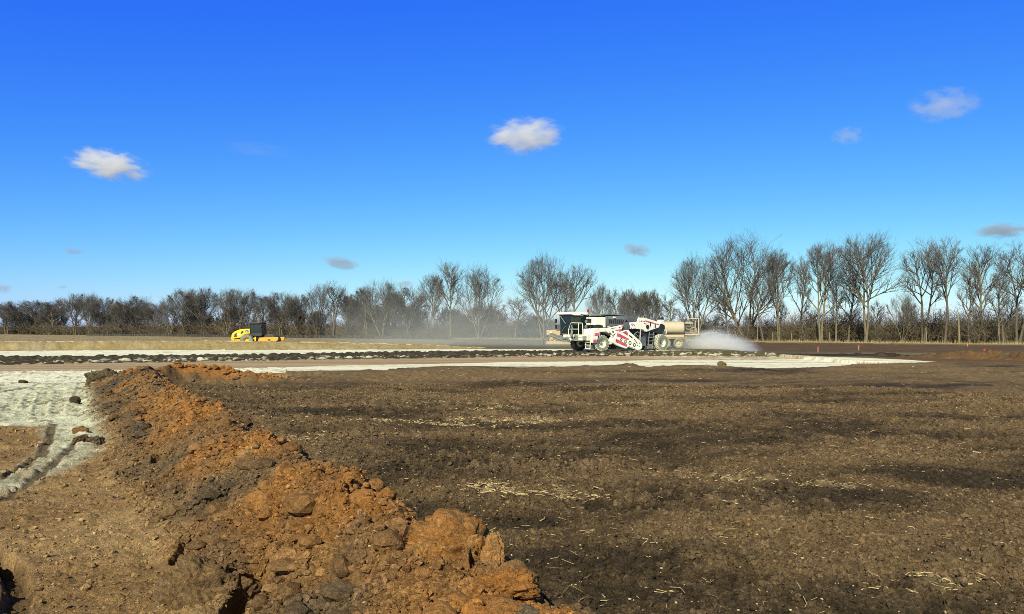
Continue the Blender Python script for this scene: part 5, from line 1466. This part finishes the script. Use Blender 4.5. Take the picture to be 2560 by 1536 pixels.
cloud(1012, 711, 62, 18, 'grey', 'faint grey cloud strip peeking between the trees left of centre')
cloud(640, 374, 210, 40, 'wisp', 'barely visible stretched wisp in the middle left sky', tilt=.12)

DM = volmat('dust', (.84, .88, .82), .036, 2.4, -.25, .9, .1, detail=4, zfade=.9)
d1 = link('dust_cloud', mesh_np('dust_cloud', CV, CF, DM)); d1.location = (-3, 112, 2.2); d1.scale = (26, 24, 7.5); tag(d1, kind='stuff')
d2 = link('dust_cloud', d1.data); d2.location = (9.5, 90, 1.5); d2.scale = (14, 9, 4.5); tag(d2, kind='stuff')
SMt = volmat('spray mist', (1, 1, 1), 4.0, 2.4, -.20, 1.0, .3, detail=5, zfade=1.0)
d3 = link('spray_mist', mesh_np('spray_mist', CV, CF, SMt)); d3.location = (20.5, 80.2, .45); d3.scale = (4.8, 2.6, 1.85); d3.rotation_euler = (0, .16, 0); tag(d3, kind='stuff')
SM2 = volmat('drift mist', (.95, .97, .96), .26, 1.8, -.35, 1.0, .2, detail=4, zfade=1.0)
d4 = link('drift_mist', mesh_np('drift_mist', CV, CF, SM2)); d4.location = (17.0, 78.2, .5); d4.scale = (4.5, 1.7, 1.5); tag(d4, kind='stuff')

# water drops thrown from the nozzles in ballistic fans
rg = np.random.default_rng(77); n = 11000
az = rg.normal(0, .30, n); el = rg.normal(.42, .15, n); v0 = rg.normal(7.0, 1.0, n)
X0 = 18.7 + rg.normal(0, .05, n); Y0 = 80.2 + np.where(rg.random(n) < .5, -.5, .5); Z0 = 1.5
vx, vy, vz = v0 * np.cos(el) * np.cos(az), v0 * np.cos(el) * np.sin(az), v0 * np.sin(el)
tf = (vz + np.sqrt(vz ** 2 + 2 * 9.8 * (Z0 - .1))) / 9.8
t = tf * rg.uniform(0, 1, n) ** .8
dr = np.exp(-.35 * t)
p = np.stack([X0 + vx * t * dr, Y0 + vy * t * dr, Z0 + vz * t - 4.9 * t * t], -1) + rg.normal(0, .05, (n, 3)) * (1 + t)[:, None]
p = p[p[:, 2] > .05]; n = len(p)
s = .004 + .008 * rg.random(n) ** 3
tv = np.array([[1, 1, 1], [1, -1, -1], [-1, 1, -1], [-1, -1, 1]], float) * .8
tf_ = np.array([[0, 1, 2], [0, 3, 1], [0, 2, 3], [1, 3, 2]])
M['water'] = paint('water drops', (.85, .88, .92), .3, 0, 0)
v = (tv[None] * s[:, None, None] + p[:, None]).reshape(-1, 3)
tag(link('water_spray', mesh_np('water_spray', v, (tf_[None] + (np.arange(n) * 4)[:, None, None]).reshape(-1, 3), M['water'])), kind='stuff')
